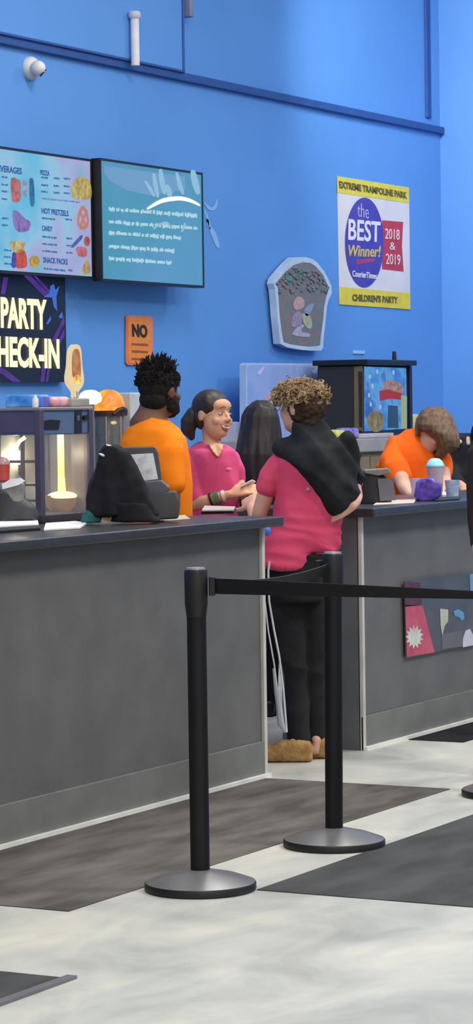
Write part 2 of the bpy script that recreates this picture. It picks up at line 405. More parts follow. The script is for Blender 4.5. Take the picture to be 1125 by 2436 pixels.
def television(name, ptr, pbr, width, label, smat, ytop, ybot):
    A = WY(ptr[0], ptr[1], ytop); B = WY(pbr[0], pbr[1], ybot); B = V((A.x, ybot, B.z))
    up = (A-B).normalized(); n = V((-1, 0, 0)).cross(up)
    if n.y > 0: n = -n
    X = V((1, 0, 0)); th = .06
    t = thing(name, V((A.x-width/2, WB, B.z)), label, 'television')
    def slab(x0, x1, z0, z1, n0, n1):
        H = (A-B).length
        o = B - X*width
        return MB().hexa([o+X*x0+up*z0+n*n1, o+X*x1+up*z0+n*n1, o+X*x1+up*z0+n*n0, o+X*x0+up*z0+n*n0, o+X*x0+up*z1+n*n1, o+X*x1+up*z1+n*n1, o+X*x1+up*z1+n*n0, o+X*x0+up*z1+n*n0])
    H = (A-B).length; w = width; b = .014
    slab(0, w, 0, H, -th, -.003).make('housing', M['black'], t, bevel=.005)
    f = MB()
    for (x0, x1, z0, z1) in ((0, w, 0, b), (0, w, H-b, H), (0, b, b, H-b), (w-b, w, b, H-b)):
        g = slab(x0, x1, z0, z1, -.003, .004); tmp = bpy.data.meshes.new('x'); g.bm.to_mesh(tmp); g.bm.free(); f.bm.from_mesh(tmp); bpy.data.meshes.remove(tmp)
    f.make('bezel', M['black'], t, smooth=False)
    s = slab(b, w-b, b, H-b, -.003, 0).make('screen', smat, t, smooth=False)
    mid = (A+B)/2 - X*(w/2)
    MB().box((mid.x-.12, mid.y+.03, mid.z-.12), (mid.x+.12, WB, mid.z+.12)).make('wall_mount', M['blackm'], t, bevel=.004)
    return t, Plane(A, n)
m1 = multi('menu_backdrop', [(70, 190, 232), (104, 196, 236), (150, 206, 236), (176, 178, 226), (110, 190, 214)], 1.6, emit=.78)
tv1, p1 = television('television', (217, 379), (220, 664), 1.3, 'wall television at left showing a blue food and drink menu', m1, 8.04, 8.04)
screen_content_tv1(tv1, p1)
m2 = mat('teal_backdrop', (72, 154, 184), emit=.85, c2=(94, 156, 204), scale=1.1, contrast=(.4, .62))
tv2, p2 = television('television', (481, 411), (483, 685), WY(481, 411, 7.99).x-WY(237, 411, 7.99).x, 'wall television at right with a teal screen of white text lines', m2, 7.99, 7.99)
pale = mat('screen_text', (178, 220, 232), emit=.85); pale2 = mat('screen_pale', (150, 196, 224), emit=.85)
for y, x1 in ((492, 470), (522, 470), (548, 428), (580, 412), (609, 408)):
    scribble(p2, 'text_line', 259, x1, y, 9, .075, pale, tv2, .003, 3.2)
p2.poly('top_wave', [(247, 394), (440, 420), (440, 452), (360, 466), (300, 452), (262, 430), (248, 410)], mat('screen_wave', (112, 162, 206), emit=.85), tv2, .002, .001)
def stroke(pl, pts, w, name, m, par, off=.005):
    src = [V(p) for p in pts]; pts = []
    for i in range(len(src)-1):
        p0, p1, p2_, p3 = src[max(i-1, 0)], src[i], src[i+1], src[min(i+2, len(src)-1)]
        for j in range(4):
            t_ = j/4; pts.append(.5*((2*p1)+(p2_-p0)*t_+(2*p0-5*p1+4*p2_-p3)*t_*t_+(3*p1-p0-3*p2_+p3)*t_**3))
    pts.append(src[-1]); n = len(pts); L = []; Rr = []
    for i, p in enumerate(pts):
        t = V((pts[min(i+1, n-1)][0]-pts[max(i-1, 0)][0], pts[min(i+1, n-1)][1]-pts[max(i-1, 0)][1])).normalized()
        ww = w*(.22 + .78*math.sin(math.pi*(i+.5)/n)**.7); L.append((p[0]-t.y*ww, p[1]+t.x*ww)); Rr.append((p[0]+t.y*ww, p[1]-t.x*ww))
    return pl.poly(name, L+Rr[::-1], m, par, off, .001)
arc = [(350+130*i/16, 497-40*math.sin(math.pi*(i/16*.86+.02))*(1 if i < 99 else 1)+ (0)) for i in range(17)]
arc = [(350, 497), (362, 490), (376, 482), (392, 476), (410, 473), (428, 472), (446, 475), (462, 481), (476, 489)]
stroke(p2, arc, 5, 'reflection_arc', mat('screen_glare', (255, 250, 225), emit=1.6), tv2, .008)  # reflection in glass, built as a glowing arc on the screen
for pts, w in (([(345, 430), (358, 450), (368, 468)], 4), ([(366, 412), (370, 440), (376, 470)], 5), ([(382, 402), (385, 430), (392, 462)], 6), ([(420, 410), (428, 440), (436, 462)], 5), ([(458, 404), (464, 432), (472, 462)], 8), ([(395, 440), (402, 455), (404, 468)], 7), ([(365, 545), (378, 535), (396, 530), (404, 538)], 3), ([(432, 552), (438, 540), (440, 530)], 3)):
    stroke(p2, pts, w, 'pale_streak', pale2, tv2, .006)  # more of the glass reflection, laid on the screen as pale glowing strokes
sw = thing('painted_reflection', wall.hit(505, 590), 'pale blue strokes of glass reflection painted on the wall beside the teal screen', 'painted reflection')
wm = mat('reflection_pale', (140, 190, 238), .5)
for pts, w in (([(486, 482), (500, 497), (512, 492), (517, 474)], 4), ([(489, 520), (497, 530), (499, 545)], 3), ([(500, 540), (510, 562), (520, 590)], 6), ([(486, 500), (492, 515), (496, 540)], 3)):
    stroke(wall, pts, w, 'reflection_stroke', wm, sw, .003)  # glass reflection beyond the screen, painted on the wall as pale strokes
# party check-in sign
sg = Plane((0, 8.15, 0), (0, -1, 0))
ps = thing('party_sign', sg.hit(60, 908), 'black lit sign reading PARTY CHECK-IN under the menu screen', 'sign')
a = sg.hit(155, 640); b = sg.hit(155, 909)
MB().box((a.x-1.25, 8.15, b.z), (a.x, 8.195, a.z)).make('panel', mat('sign_black', (26, 26, 34), .4), ps, bevel=.003)
pur = mat('sign_purple', (112, 62, 190), emit=.55, c2=(84, 46, 150), scale=12); blu = mat('sign_blue', (70, 120, 226), emit=.7)
for q in ([(56, 655), (72, 655), (118, 700), (108, 708)], [(78, 655), (84, 655), (122, 694), (118, 700)], [(152, 752), (154, 768), (132, 812), (122, 812)], [(153, 780), (153, 800), (140, 822), (134, 820)], [(100, 872), (110, 872), (105, 908), (96, 908)], [(114, 872), (120, 872), (114, 908), (109, 908)], [(-5, 870), (14, 880), (50, 908), (30, 908), (-5, 884)], [(8, 660), (20, 660), (12, 700), (2, 700)]):
    sg.poly('purple_beam', q, pur, ps, .002, .001)
for q in ([(120, 680), (128, 676), (132, 690), (142, 680), (134, 706), (136, 740), (128, 730), (124, 708), (104, 706), (118, 698)], [(140, 752), (148, 742), (150, 756), (142, 758)], [(110, 770), (120, 752), (122, 760), (114, 772)]):
    sg.poly('blue_splash', q, blu, ps, .003, .001)
crm = mat('sign_letters', (255, 250, 205), emit=1.05)
def ptext(s, x0, y0, x1, y1, sl):
    sg.text('lettering', s, crm, ps, (x0, y1), (x1, y1+sl), (x0-1, y0), off=.006, th=.003, bold=.035)
ptext('PARTY', 2, 706, 111, 780, 5); ptext('CHECK-IN', -34, 797, 141, 872, 6)
# small orange NO sign
ns = Plane((0, 8.185, 0), (0, -1, 0))
no = thing('warning_sign', ns.hit(332, 870), 'small orange rounded wall sign headed NO, above the man in orange', 'sign')
def rrect(x0, y0, x1, y1, r, s0=0, s1=0):
    out = []
    for cx, cy, a0 in ((x1-r, y1-r, 0), (x0+r, y1-r, 90), (x0+r, y0+r, 180), (x1-r, y0+r, 270)):
        for k in range(5):
            t = math.radians(a0+k*22.5); x = cx+r*math.cos(t); y = cy+r*math.sin(t)
            out.append((x, y + (x-x0)/(x1-x0)*(s0 + (s1-s0)*(y-y0)/(y1-y0))))
    return out
ns.poly('plate', rrect(301, 749, 364, 868, 7, 4, 2), mat('sign_rim', (226, 132, 100), .5), no, .0, .01)
ns.poly('face', rrect(305, 753, 360, 864, 6, 4, 2), mat('sign_orange', (236, 142, 44), .5, c2=(224, 128, 40), scale=20), no, .003, .002)
blk = mat('print_black', (34, 26, 20), .6); brn = mat('print_brown', (150, 84, 30), .6)
ns.text('lettering', 'NO', blk, no, (315, 801), (351, 804), (314, 770), .005, bold=.04)
for y in (816, 833, 851): ns.poly('print_line', [(314, y), (352, y+2), (352, y+7), (314, y+5)], brn, no, .005, .001)
# the Best banner
bp = Plane((0, 8.198, 0), (0, -1, 0))
bn = thing('award_banner', bp.hit(890, 735), 'white and yellow BEST award banner with a purple oval on the blue wall', 'banner')
bp.poly('sheet', [(803, 419), (973, 446), (976, 736), (808, 724)], mat('vinyl_white', (226, 222, 224), .5, c2=(214, 210, 214), scale=3), bn, .004, .0045)
yel = mat('vinyl_yellow', (232, 214, 50), .5)
bp.poly('yellow_band', [(803, 419), (973, 446), (973, 483), (803, 458)], yel, bn, .006, .002); bp.poly('yellow_band', [(808, 682), (976, 697), (976, 736), (808, 724)], yel, bn, .006, .002)
bp.poly('oval', ellp(867, 577, 46, 107, 48), mat('oval_purple', (66, 54, 160), .5, c2=(78, 66, 172), scale=6), bn, .0075, .0015)
bp.poly('red_flag', [(909, 524), (959, 528), (956, 585), (960, 646), (909, 640)], mat('flag_red', (196, 52, 60), .5), bn, .006, .0015)
wh = mat('print_white', (236, 232, 244), .5); gold = mat('print_gold', (214, 192, 96), .5); ink = mat('print_olive', (104, 92, 24), .5)
bp.text('lettering', 'the', mat('print_lilac', (178, 170, 226), .5), bn, (850, 515), (877, 521), (850, 482), .009)
bp.text('lettering', 'BEST', wh, bn, (828, 571), (904, 577), (829, 520), .009, bold=.02)
bp.text('lettering', 'Winner!', gold, bn, (830, 610), (907, 612), (828, 582), .009, shear=.3, bold=.02)
bp.text('lettering', '2018', wh, bn, (916, 568), (950, 571), (916, 543), .009); bp.text('lettering', '&', wh, bn, (927, 594), (940, 595), (927, 576), .009); bp.text('lettering', '2019', wh, bn, (918, 628), (952, 631), (918, 603), .009)
bp.text('lettering', 'CourierTimes', wh, bn, (838, 658), (896, 664), (838, 643), .009, bold=.02)
bp.poly('red_script', [(846, 618), (892, 614), (890, 622), (848, 630)], mat('print_red', (170, 60, 110), .5), bn, .009, .001)
bp.text('lettering', 'EXTREME TRAMPOLINE PARK', ink, bn, (807, 447), (968, 473), (806, 430), .008, bold=.04)
bp.text('lettering', "CHILDREN'S PARTY", ink, bn, (838, 716), (946, 722), (838, 699), .008, bold=.04)
# dotted cup sign
cp = Plane((0, 8.13, 0), (0, -1, 0))
cs = thing('cup_sign', cp.hit(718, 833), 'cup shaped ice cream wall sign with a white outline', 'sign')
def q2(l): return [(620+x*.1689, 600+y*.1689) for x, y in l]
outl = q2([(480, 70), (620, 68), (720, 90), (800, 150), (890, 260), (950, 370), (995, 470), (1003, 580), (960, 660), (935, 760), (915, 960), (890, 1180), (880, 1340), (850, 1385), (700, 1385), (540, 1370), (380, 1340), (275, 1290), (255, 1100), (235, 900), (222, 700), (205, 520), (182, 440), (200, 370), (300, 250), (390, 150)])
inn = q2([(470, 180), (600, 140), (700, 150), (780, 200), (880, 320), (930, 430), (960, 520), (925, 620), (895, 760), (880, 960), (850, 1160), (835, 1310), (690, 1325), (540, 1310), (420, 1290), (330, 1260), (300, 1100), (275, 900), (262, 700), (250, 520), (232, 440), (250, 400), (350, 280)])
cp.poly('backing', outl, mat('sign_white', (196, 218, 240), .45), cs, 0, .05)
cp.poly('cup_print', inn, multi('cup_print', [(92, 122, 126), (120, 116, 118), (134, 118, 112), (104, 120, 118), (128, 126, 130)], 9, rough=.5), cs, .003, .003)
dots = multi('dot_print', [(70, 128, 132), (112, 128, 136), (136, 104, 96), (84, 138, 132), (138, 120, 134), (96, 110, 120)], 34, kind='cells', rough=.4)
for i in range(90):
    tt = random.random(); yy = 640 + 55*tt + random.uniform(-4, 4)
    hw = 18 + 44*min(1, (yy-628)/45); cx = 720 + (yy-640)*.05
    xx = cx + random.uniform(-hw, hw); rr = random.uniform(2.6, 4.6)
    dd = MB(); c_ = cp.hit(xx, yy, .008)
    dd.ell(c_, V((rr*.0042, 0, 0)), V((0, .006, 0)), V((0, 0, rr*.0028)), 8, 6)
    dd.make('ice_bead', dots, cs)
for q, c in (([(699, 720), (708, 706), (722, 712), (724, 728), (708, 738), (700, 734)], (208, 170, 164)), ([(724, 740), (735, 724), (746, 724), (740, 742), (730, 752)], (150, 164, 206)), ([(694, 770), (700, 746), (714, 742), (718, 762), (712, 776), (696, 778)], (170, 150, 180)), ([(718, 748), (734, 748), (742, 764), (740, 782), (726, 776)], (186, 188, 150)), ([(698, 790), (712, 774), (724, 774), (716, 788), (736, 794), (734, 802), (700, 798)], (190, 182, 210))):
    cp.poly('cup_logo', smp(q), mat('logo_%d' % c[0], c, .5, c2=tuple(int(v*.85) for v in c), scale=40), cs, .006, .002)
# security camera
k = wall.hit(70, 163)
sc_ = thing('security_camera', k, 'white dome security camera mounted below the ledge at top left', 'camera')
MB().lathe(k, [(.0, 0), (.066, 0), (.067, .015), (.058, .035), (.036, .055), (.0, .06)], 28, ax=V((0, -1, 0))).make('mount', M['white'], sc_)
c_ = WY(90, 162, WB-.075); MB().ell(c_, V((.04, 0, 0)), V((0, .045, 0)), V((0, 0, .042)), 24, 16).make('camera_ball', M['white'], sc_)
dl = V((.45, -.6, -.66)).normalized()
MB().lathe(c_+dl*.022, [(.0, 0), (.026, 0), (.026, .022), (.0, .022)], 20, ax=dl).make('lens', mat('lens_dark', (60, 62, 70), .2), sc_)
# white pipe on the wall
k0 = WY(322, 156, 8.115); k1 = WY(327, 34, 8.115)
vp = thing('vent_pipe', k0, 'short white vertical pipe with a collar standing above the wall ledge', 'pipe')
MB().cyl(k0, V((k0.x, k0.y, k1.z)), .026, n=24).make('pipe', mat('pipe_white', (232, 232, 236), .4), vp)
MB().lathe(V((k0.x, k0.y, k1.z)), [(.0, -.03), (.031, -.03), (.037, -.02), (.037, .0), (.03, .012), (.0, .012)], 24).make('collar', mat('collar_white', (205, 208, 220), .5), vp)
k0 = WY(447, 22, 8.15)
MB().box((k0.x-.02, 8.12, k0.z-.05), (k0.x+.025, 8.2, k0.z+.06)).make('junction_box', mat('box_grey', (128, 140, 176), .6), None, 'small grey junction box on the wall at the top edge', 'box', bevel=.01)
k0 = WY(855, 838, 8.19); MB().box((k0.x-.09, 8.19, k0.z-.012), (k0.x+.09, 8.2, k0.z+.012)).make('wall_label', mat('label_pale', (160, 200, 238), .5), None, 'tiny pale label on the wall above the drink dispenser', 'label', bevel=.002)
# ------------------------------------------------------------------ back cabinet and machines by the wall
zc = WY(860, 1043, 7.5).z
x0 = WY(742, 1000, 7.5).x; x1 = WY(1022, 1000, 7.5).x
bc = thing('back_cabinet', ((x0+x1)/2, 7.85, 0), 'tan back cabinet with pale grey top against the blue wall', 'cabinet')
MB().box((x0, 7.54, 0), (x1, 8.19, zc-.09)).make('body', mat('tan_panel', (148, 132, 100), .6), bc, bevel=.004)
MB().box((x0-.02, 7.5, zc-.09), (x1+.02, 8.19, zc)).make('worktop', mat('grey_top', (168, 164, 162), .5), bc, bevel=.01)
for i in range(4):
    xa = x0+.03+(x1-x0-.06)*i/4; xb = x0+.01+(x1-x0-.06)*(i+1)/4
    d = MB().box((xa, 7.52, .12), (xb, 7.54, zc-.12)).make('door', mat('tan_door', (140, 124, 92), .6), bc, bevel=.004)
    MB().box((xb-.05, 7.50, .75), (xb-.035, 7.52, .95)).make('handle', M['steel'], d, bevel=.003)
# drink dispenser: black cabinet with blue graphic front
nc = WY(865, 1030, 7.55); zt = WY(865, 868, 7.55).z; xr = WY(976, 1000, 7.55).x; xl = nc.x
dm = thing('drink_dispenser', V(((xl+xr)/2, 7.85, zc)), 'black drink dispenser with a bright blue picture panel on its front', 'drink machine')
MB().box((xl, 7.56, zc), (xr, 7.88, zt)).make('cabinet', mat('dispenser_black', (40, 40, 44), .5), dm, bevel=.01)
MB().box((xl-.03, 7.5, zt), (xr+.01, 7.9, zt+.035)).make('top_cap', M['black'], dm, bevel=.006)
dp = Plane((0, 7.56, 0), (0, -1, 0))
dp.poly('picture_panel', [(868, 872), (966, 876), (968, 1020), (868, 1026)], multi('blue_picture', [(40, 104, 200), (60, 134, 222), (96, 168, 232), (44, 90, 180)], 5, emit=.75), dm, .006, .006)
dp.poly('red_badge', [(903, 930), (922, 926), (956, 936), (957, 952), (930, 948), (904, 954)], mat('badge_red', (206, 50, 60), emit=.5), dm, .009, .002)
dp.poly('badge_letters', smp([(914, 912), (926, 904), (950, 910), (960, 926), (954, 938), (924, 932), (908, 934)]), mat('badge_cream', (214, 190, 178), emit=.5, c2=(180, 110, 110), scale=30), dm, .0085, .002)
dp.poly('cookie_picture', ellp(894, 1002, 20, 26, 24), mat('cookie_tan', (196, 184, 130), emit=.45, c2=(140, 126, 84), scale=16), dm, .009, .002)
dp.poly('tap_recess', [(924, 964), (946, 966), (948, 1018), (922, 1018)], mat('recess', (52, 84, 108), .4), dm, .009, .002)
dp.poly('pale_strip', [(954, 940), (968, 942), (968, 1020), (954, 1020)], mat('strip_pale', (190, 214, 170), emit=.5), dm, .0095, .001)
MB().box((xl-.004, 7.545, zc), (xl+.10, 7.56, zt)).bm.free()
for a_, b_, y_ in ((839, 850, 0), (853, 864, 1)):
    pass
px_ = Plane((xl, 0, 0), (-1, 0, 0))
px_.poly('side_panel', [(842, 872), (862, 870), (862, 1026), (843, 1020)], mat('tan_trim', (116, 100, 72), .5), dm, .006, .006)
px_.poly('side_slot', [(852, 884), (862, 884), (862, 1018), (854, 1014)], mat('slot_dark', (46, 36, 30), .5), dm, .008, .002)
MB().box((xr-.01, 7.545, zc), (xr+.03, 7.6, zt)).make('right_post', mat('post_navy', (24, 28, 60), .4), dm, bevel=.004)
k0 = WY(938, 862, 7.7)
MB().cyl(V((k0.x, 7.7, zt+.035)), V((k0.x, 7.7, zt+.10)), .016, .012).make('vent_stub', M['black'], dm)
for (qx, qy) in ((880, 896), (886, 918), (878, 940), (882, 962), (897, 884), (905, 968), (936, 886)):
    dp.poly('droplet', ellp(qx, qy, 2.6, 6, 10), mat('droplet', (190, 222, 246), emit=.6), dm, .009, .001)
# light blue board
bb = Plane((0, 7.98, 0), (0, -1, 0))
bo = thing('display_board', bb.hit(682, 1050), 'pale blue picture board leaning behind the curly haired person', 'board')
bb.poly('backing', rrect(585, 863, 800, 1043, 7, 2, 8), mat('board_edge', (170, 196, 236), .4), bo, 0, .045)
bb.poly('picture', rrect(590, 868, 795, 1038, 5, 2, 8), multi('board_picture', [(134, 164, 228), (150, 178, 238), (142, 170, 230), (178, 198, 240)], 2.2, rough=.35), bo, .004, .004)
for q in ([(612, 888), (626, 872), (630, 874), (618, 892)], [(742, 884), (756, 872), (758, 880), (748, 892)], [(598, 990), (640, 936), (700, 905), (702, 915), (650, 950), (606, 1000)], [(770, 900), (778, 880), (779, 900), (774, 916)]):
    bb.poly('pale_streak', q, mat('streak_pale', (206, 214, 240), .4), bo, .006, .001)
bb.poly('pink_patch', [(628, 946), (654, 926), (660, 950), (640, 970)], mat('patch_pink', (196, 170, 196), .5), bo, .007, .001)
# small things on the back cabinet
def small(name, px, py, ypl, w, h, dpt, m, label, cat, z=None, bevel=.008):
    c = WY(px, py, ypl); zz = c.z if z is None else z
    return MB().box((c.x-w/2, ypl-dpt/2, zz), (c.x+w/2, ypl+dpt/2, zz+h)).make(name, m, None, label, cat, bevel=bevel)
small('snack_bag', 797, 1042, 7.56, .12, .06, .1, mat('bag_yellow', (206, 204, 84), .4, c2=(226, 224, 150), scale=20), 'small yellow snack bag at the left of the back cabinet top', 'snack bag', zc, .02)
small('snack_bag', 826, 1042, 7.57, .17, .07, .1, mat('bag_purple', (92, 84, 190), .4, c2=(170, 160, 226), scale=18), 'small purple snack bag on the back cabinet in front of the dispenser', 'snack bag', zc, .02)
small('snack_bag', 980, 1020, 7.62, .1, .15, .08, mat('bag_lime', (190, 206, 96), .4, c2=(226, 220, 170), scale=18), 'lime yellow bag standing at the right end of the back cabinet', 'snack bag', zc, .02)
small('paper_stack', 890, 1040, 7.53, .5, .03, .05, mat('paper_pink', (206, 196, 206), .7), 'low stack of pale papers at the foot of the dispenser', 'papers', zc, .006)
# white boxes seen between heads
xs_ = WY(576, 1000, 8.03).x; z1_ = WY(580, 1003, 8.03).z
MB().box((xs_, 8.03, 0), (xs_+.03, 8.19, z1_)).make('storage_cabinet', mat('box_white', (206, 206, 222), .6), None, 'slim white storage cabinet showing between the woman and the long dark hair', 'cabinet', bevel=.008)
# left back counter, against the wall
lx1 = WY(345, 1000, 7.4).x
lb = thing('back_counter', (lx1-1.5, 7.7, 0), 'stainless back counter behind the near counter on the left', 'counter')
MB().box((lx1-3, 7.34, .0), (lx1+.3, 8.19, .9)).make('body', mat('back_body', (120, 122, 128), .5), lb, bevel=.01)
MB().box((lx1-3.02, 7.3, .9), (lx1+.32, 8.19, .94)).make('worktop', M['steel'], lb, bevel=.005)
# pretzel / nut merchandiser with orange dome
c_ = WY(259, 990, 7.55); zb = .94
nm = thing('snack_warmer', V((c_.x, 7.55, zb)), 'round glass snack warmer with a glowing orange and yellow domed top', 'food warmer')
w2 = .087
MB().lathe(V((c_.x, 7.55, zb)), [(0, 0), (w2, 0), (w2, .12), (0, .12)], 32).make('base', M['steel'], nm)
zt_ = WY(262, 990, 7.55).z
MB().lathe(V((c_.x, 7.55, zb+.12)), [(w2*.93, 0), (w2*.93, zt_-zb-.12), (w2*.9, zt_-zb-.12), (w2*.9, 0)], 32).make('glass_drum', mat('smoked_glass', (120, 122, 120), .08, alpha=.45, spec=.8), nm)
for i in range(6):
    t_ = i*math.pi/3+.35; q = V((c_.x+w2*.95*math.cos(t_), 7.55+w2*.95*math.sin(t_), 0))
    MB().cyl(q+Z*(zb+.1), q+Z*zt_, .006).make('post', mat('warm_steel', (200, 180, 150), .3, .8), nm)
MB().lathe(V((c_.x, 7.55, zt_)), [(0, 0), (w2*1.05, 0), (w2*1.05, .03), (0, .03)], 32).make('rim', mat('rim_brown', (64, 26, 16), .4), nm)
dome = multi('dome_glow', [(255, 214, 40), (255, 190, 30), (240, 130, 24), (255, 226, 80)], 6, emit=1.0)
MB().lathe(V((c_.x, 7.55, zt_+.03)), [(0, 0), (w2*1.02, 0), (w2*1.0, .035), (w2*.86, .075), (w2*.6, .1), (w2*.3, .112), (0, .114)], 32).make('dome', dome, nm)
MB().tube([V((c_.x-.065, 7.485, zt_+.01)), V((c_.x-.04, 7.468, zt_+.032)), V((c_.x, 7.46, zt_+.04)), V((c_.x+.04, 7.468, zt_+.032)), V((c_.x+.065, 7.485, zt_+.01))], .012).make('dark_arch', mat('arch_brown', (70, 30, 20), .4), nm)
MB().ell(V((c_.x-.035, 7.50, zt_-.035)), V((.024, 0, 0)), V((0, .015, 0)), V((0, 0, .01))).make('heat_lamp', mat('lamp_warm', (255, 226, 160), emit=1.6), nm)
for i in range(3):
    MB().lathe(V((c_.x, 7.55, zb+.2+i*.12)), [(0, 0), (w2*.8, 0), (w2*.8, .008), (0, .008)], 24).make('shelf', M['steel'], nm)
# white dome lamp and glowing snack sign
c_ = WY(215, 962, 7.5)
wl = thing('dome_lamp', V((c_.x, 7.5, .94)), 'white glowing rounded lamp shade left of the orange domed warmer', 'lamp')
MB().cyl((c_.x, 7.5, .94), (c_.x, 7.5, c_.z), .02).make('stem', M['steel'], wl)
MB().lathe(V((c_.x, 7.5, .94)), [(0, 0), (.08, 0), (.08, .015), (0, .015)]).make('base', M['steel'], wl)
MB().lathe(V((c_.x, 7.5, c_.z)), [(0, 0), (.03, 0), (.058, .015), (.063, .035), (.054, .058), (.03, .074), (0, .078)]).make('shade', mat('shade_white', (255, 250, 236), emit=1.3), wl)
hp = Plane((0, 7.62, 0), (0, -1, 0))
hs = thing('snack_sign', V((hp.hit(183, 940).x, 7.62, .94)), 'tall glowing leaf shaped snack sign with a golden bulb at its foot', 'sign')
q_ = hp.hit(183, 940); MB().cyl((q_.x, 7.63, .94), (q_.x, 7.63, q_.z+.02), .012).make('post', M['steel'], hs)
MB().lathe(V((q_.x, 7.63, .94)), [(0, 0), (.07, 0), (.07, .015), (0, .015)]).make('base', M['steel'], hs)
hp.poly('sign_body', smp([(177, 822), (186, 820), (193, 832), (196, 870), (200, 900), (197, 918), (187, 932), (186, 945), (180, 945), (179, 932), (167, 914), (164, 898), (168, 870), (170, 838)]), mat('sign_cream', (250, 226, 178), emit=.8), hs, .0, .03)
hp.poly('corn_dog_shape', smp([(180, 830), (188, 834), (192, 862), (192, 896), (184, 900), (174, 896), (172, 862), (174, 838)]), mat('sign_brown', (186, 112, 58), emit=.75, c2=(214, 156, 96), scale=16), hs, .003, .003)
hp.poly('golden_bulb', ellp(184, 903, 9, 11, 20), mat('sign_gold', (255, 222, 120), emit=1.3, c2=(190, 120, 40), scale=24), hs, .006, .003)
small('supply_box', 313, 1005, 7.6, .2, .0, .2, M['white'], 'x', 'x') if False else None
k0 = WY(293, 1004, 7.55); k1 = WY(335, 934, 7.55)
MB().box((k0.x, 7.5, .94), (k1.x, 7.75, k1.z)).make('supply_box', mat('box_grey_white', (190, 194, 200), .5), None, 'tall pale box on the back counter behind the head of the man in orange', 'box', bevel=.01)
# ------------------------------------------------------------------ display warmer on near counter
nb = WZ(100, 1246, ZT); wx0, wy0 = nb.x, nb.y
def wpx(px): return WY(px, 1100, wy0).x
wx1 = wpx(224); wy1 = min(wy0+.42, 5.95)
zt_ = WY(100, 972, wy0).z; zh = WY(100, 1035, wy0).z
wm_ = thing('display_warmer', V(((wx0+wx1)/2, (wy0+wy1)/2, ZT)), 'glass food display warmer with blue grey header standing on the near counter', 'food warmer')
hd = mat('header_blue', (92, 116, 150), .35, c2=(84, 104, 138), scale=5); fr = mat('frame_mauve', (92, 84, 104), .35, .3)
MB().box((wx0+.01, wy0+.01, zh), (wx1-.01, wy1, zt_)).make('header', hd, wm_, bevel=.006)
MB().box((wx0, wy0, zt_-.008), (wx1, wy1+.01, zt_+.006)).make('lid', mat('lid_grey', (150, 146, 150), .4, .3), wm_, bevel=.004)
MB().box((wx0, wy0, ZT), (wx1, wy1, ZT+.035)).make('base', mat('base_dark', (66, 60, 66), .4, .2), wm_, bevel=.006)
MB().box((wx0+.004, wy0+.03, zh+.01), (wx0+.011, wy1-.03, zt_-.015)).make('side_header', mat('header_mauve', (84, 74, 106), .4, c2=(72, 62, 86), scale=6), wm_)
for qx, qy in ((wx0, wy0), (wx1-.03, wy0), (wx0, wy1-.03), (wx1-.03, wy1-.03)):
    MB().box((qx, qy, ZT+.03), (qx+.03, qy+.03, zt_-.004)).make('post', fr, wm_, bevel=.004)
gl = mat('clear_glass', (235, 240, 245), .04, alpha=.10, spec=.8)
MB().box((wx0+.03, wy0+.012, ZT+.035), (wx1-.03, wy0+.016, zh)).make('glass_front', gl, wm_)
MB().box((wx0+.012, wy0+.03, ZT+.035), (wx0+.016, wy1-.03, zh)).make('glass_side', gl, wm_)
MB().box((wx0+.03, wy1-.014, ZT+.035), (wx1-.03, wy1-.008, zh)).make('back_panel', mat('back_cream', (196, 190, 168), .5, c2=(176, 178, 176), scale=5), wm_)
MB().box((wx1-.014, wy0+.03, ZT+.035), (wx1-.008, wy1-.03, zh)).make('right_panel', mat('right_blue', (120, 134, 158), .3, c2=(150, 120, 106), scale=5, stretch=(1, 1, .4)), wm_)
hpn = Plane((0, wy0+.01, 0), (0, -1, 0))
hpn.poly('dark_badge', [(102, 1002), (120, 998), (144, 1000), (140, 1022), (108, 1022)], M['black'], wm_, .004, .004)
hpn.poly('switch_panel', [(179, 978), (195, 976), (195, 1030), (179, 1032)], mat('switch_panel', (40, 36, 50), .4), wm_, .004, .004)
hpn.poly('knob', ellp(206, 993, 5, 6, 14), M['black'], wm_, .012, .012)
hpn.poly('switch', [(184, 988), (190, 988), (190, 1000), (184, 1000)], M['grey'], wm_, .008, .004)
cx, cy = WY(145, 1100, wy0+.13).x, wy0+.13
ztr = WY(150, 1180, cy).z; cxl, cyl_ = cx+.05, cy+.05
glow = mat('reflection_glow', (255, 222, 110), emit=1.6, c2=(255, 240, 190), scale=8)
MB().tube([(cx, cy, zh-.0), (cx, cy, ztr+.09), (cx+.004, cy, ztr)], [.014, .014, .018], 16).make('lamp_reflection', glow, wm_)  # reflection of the heat lamp, shaped as a glowing upright tube
MB().ell((cx+.005, cy, ztr), V((.064, 0, 0)), V((0, .06, 0)), V((0, 0, .02)), 24, 10).make('lamp_reflection_low', mat('reflection_bright', (255, 240, 180), emit=1.8), wm_)  # lower part of the lamp reflection, shaped as a glowing disc
MB().lathe(V((cx+.01, cy+.01, ZT+.035)), [(0, 0), (.04, 0), (.06, .02), (.066, .05), (.066, .065), (.06, .065), (.058, .05), (0, .045)], 28).make('amber_bowl', mat('amber', (210, 150, 80), emit=.35, c2=(150, 92, 40), scale=18), wm_)
brd = mat('rod_brown', (58, 38, 28), .4, .2)
q_ = WX(54, 1100, wx0+.1); qy = q_.y
MB().cyl((wx0+.1, qy, ZT+.035), (wx0+.1, qy, zh), .009).make('rack_rod', brd, wm_)
for pyy in (1098, 1153, 1190):
    zz = WX(54, pyy, wx0+.1).z
    MB().cyl((wx0+.1, qy-.09, zz), (wx0+.1, qy+.11, zz), .006).make('rack_arm', brd, wm_)
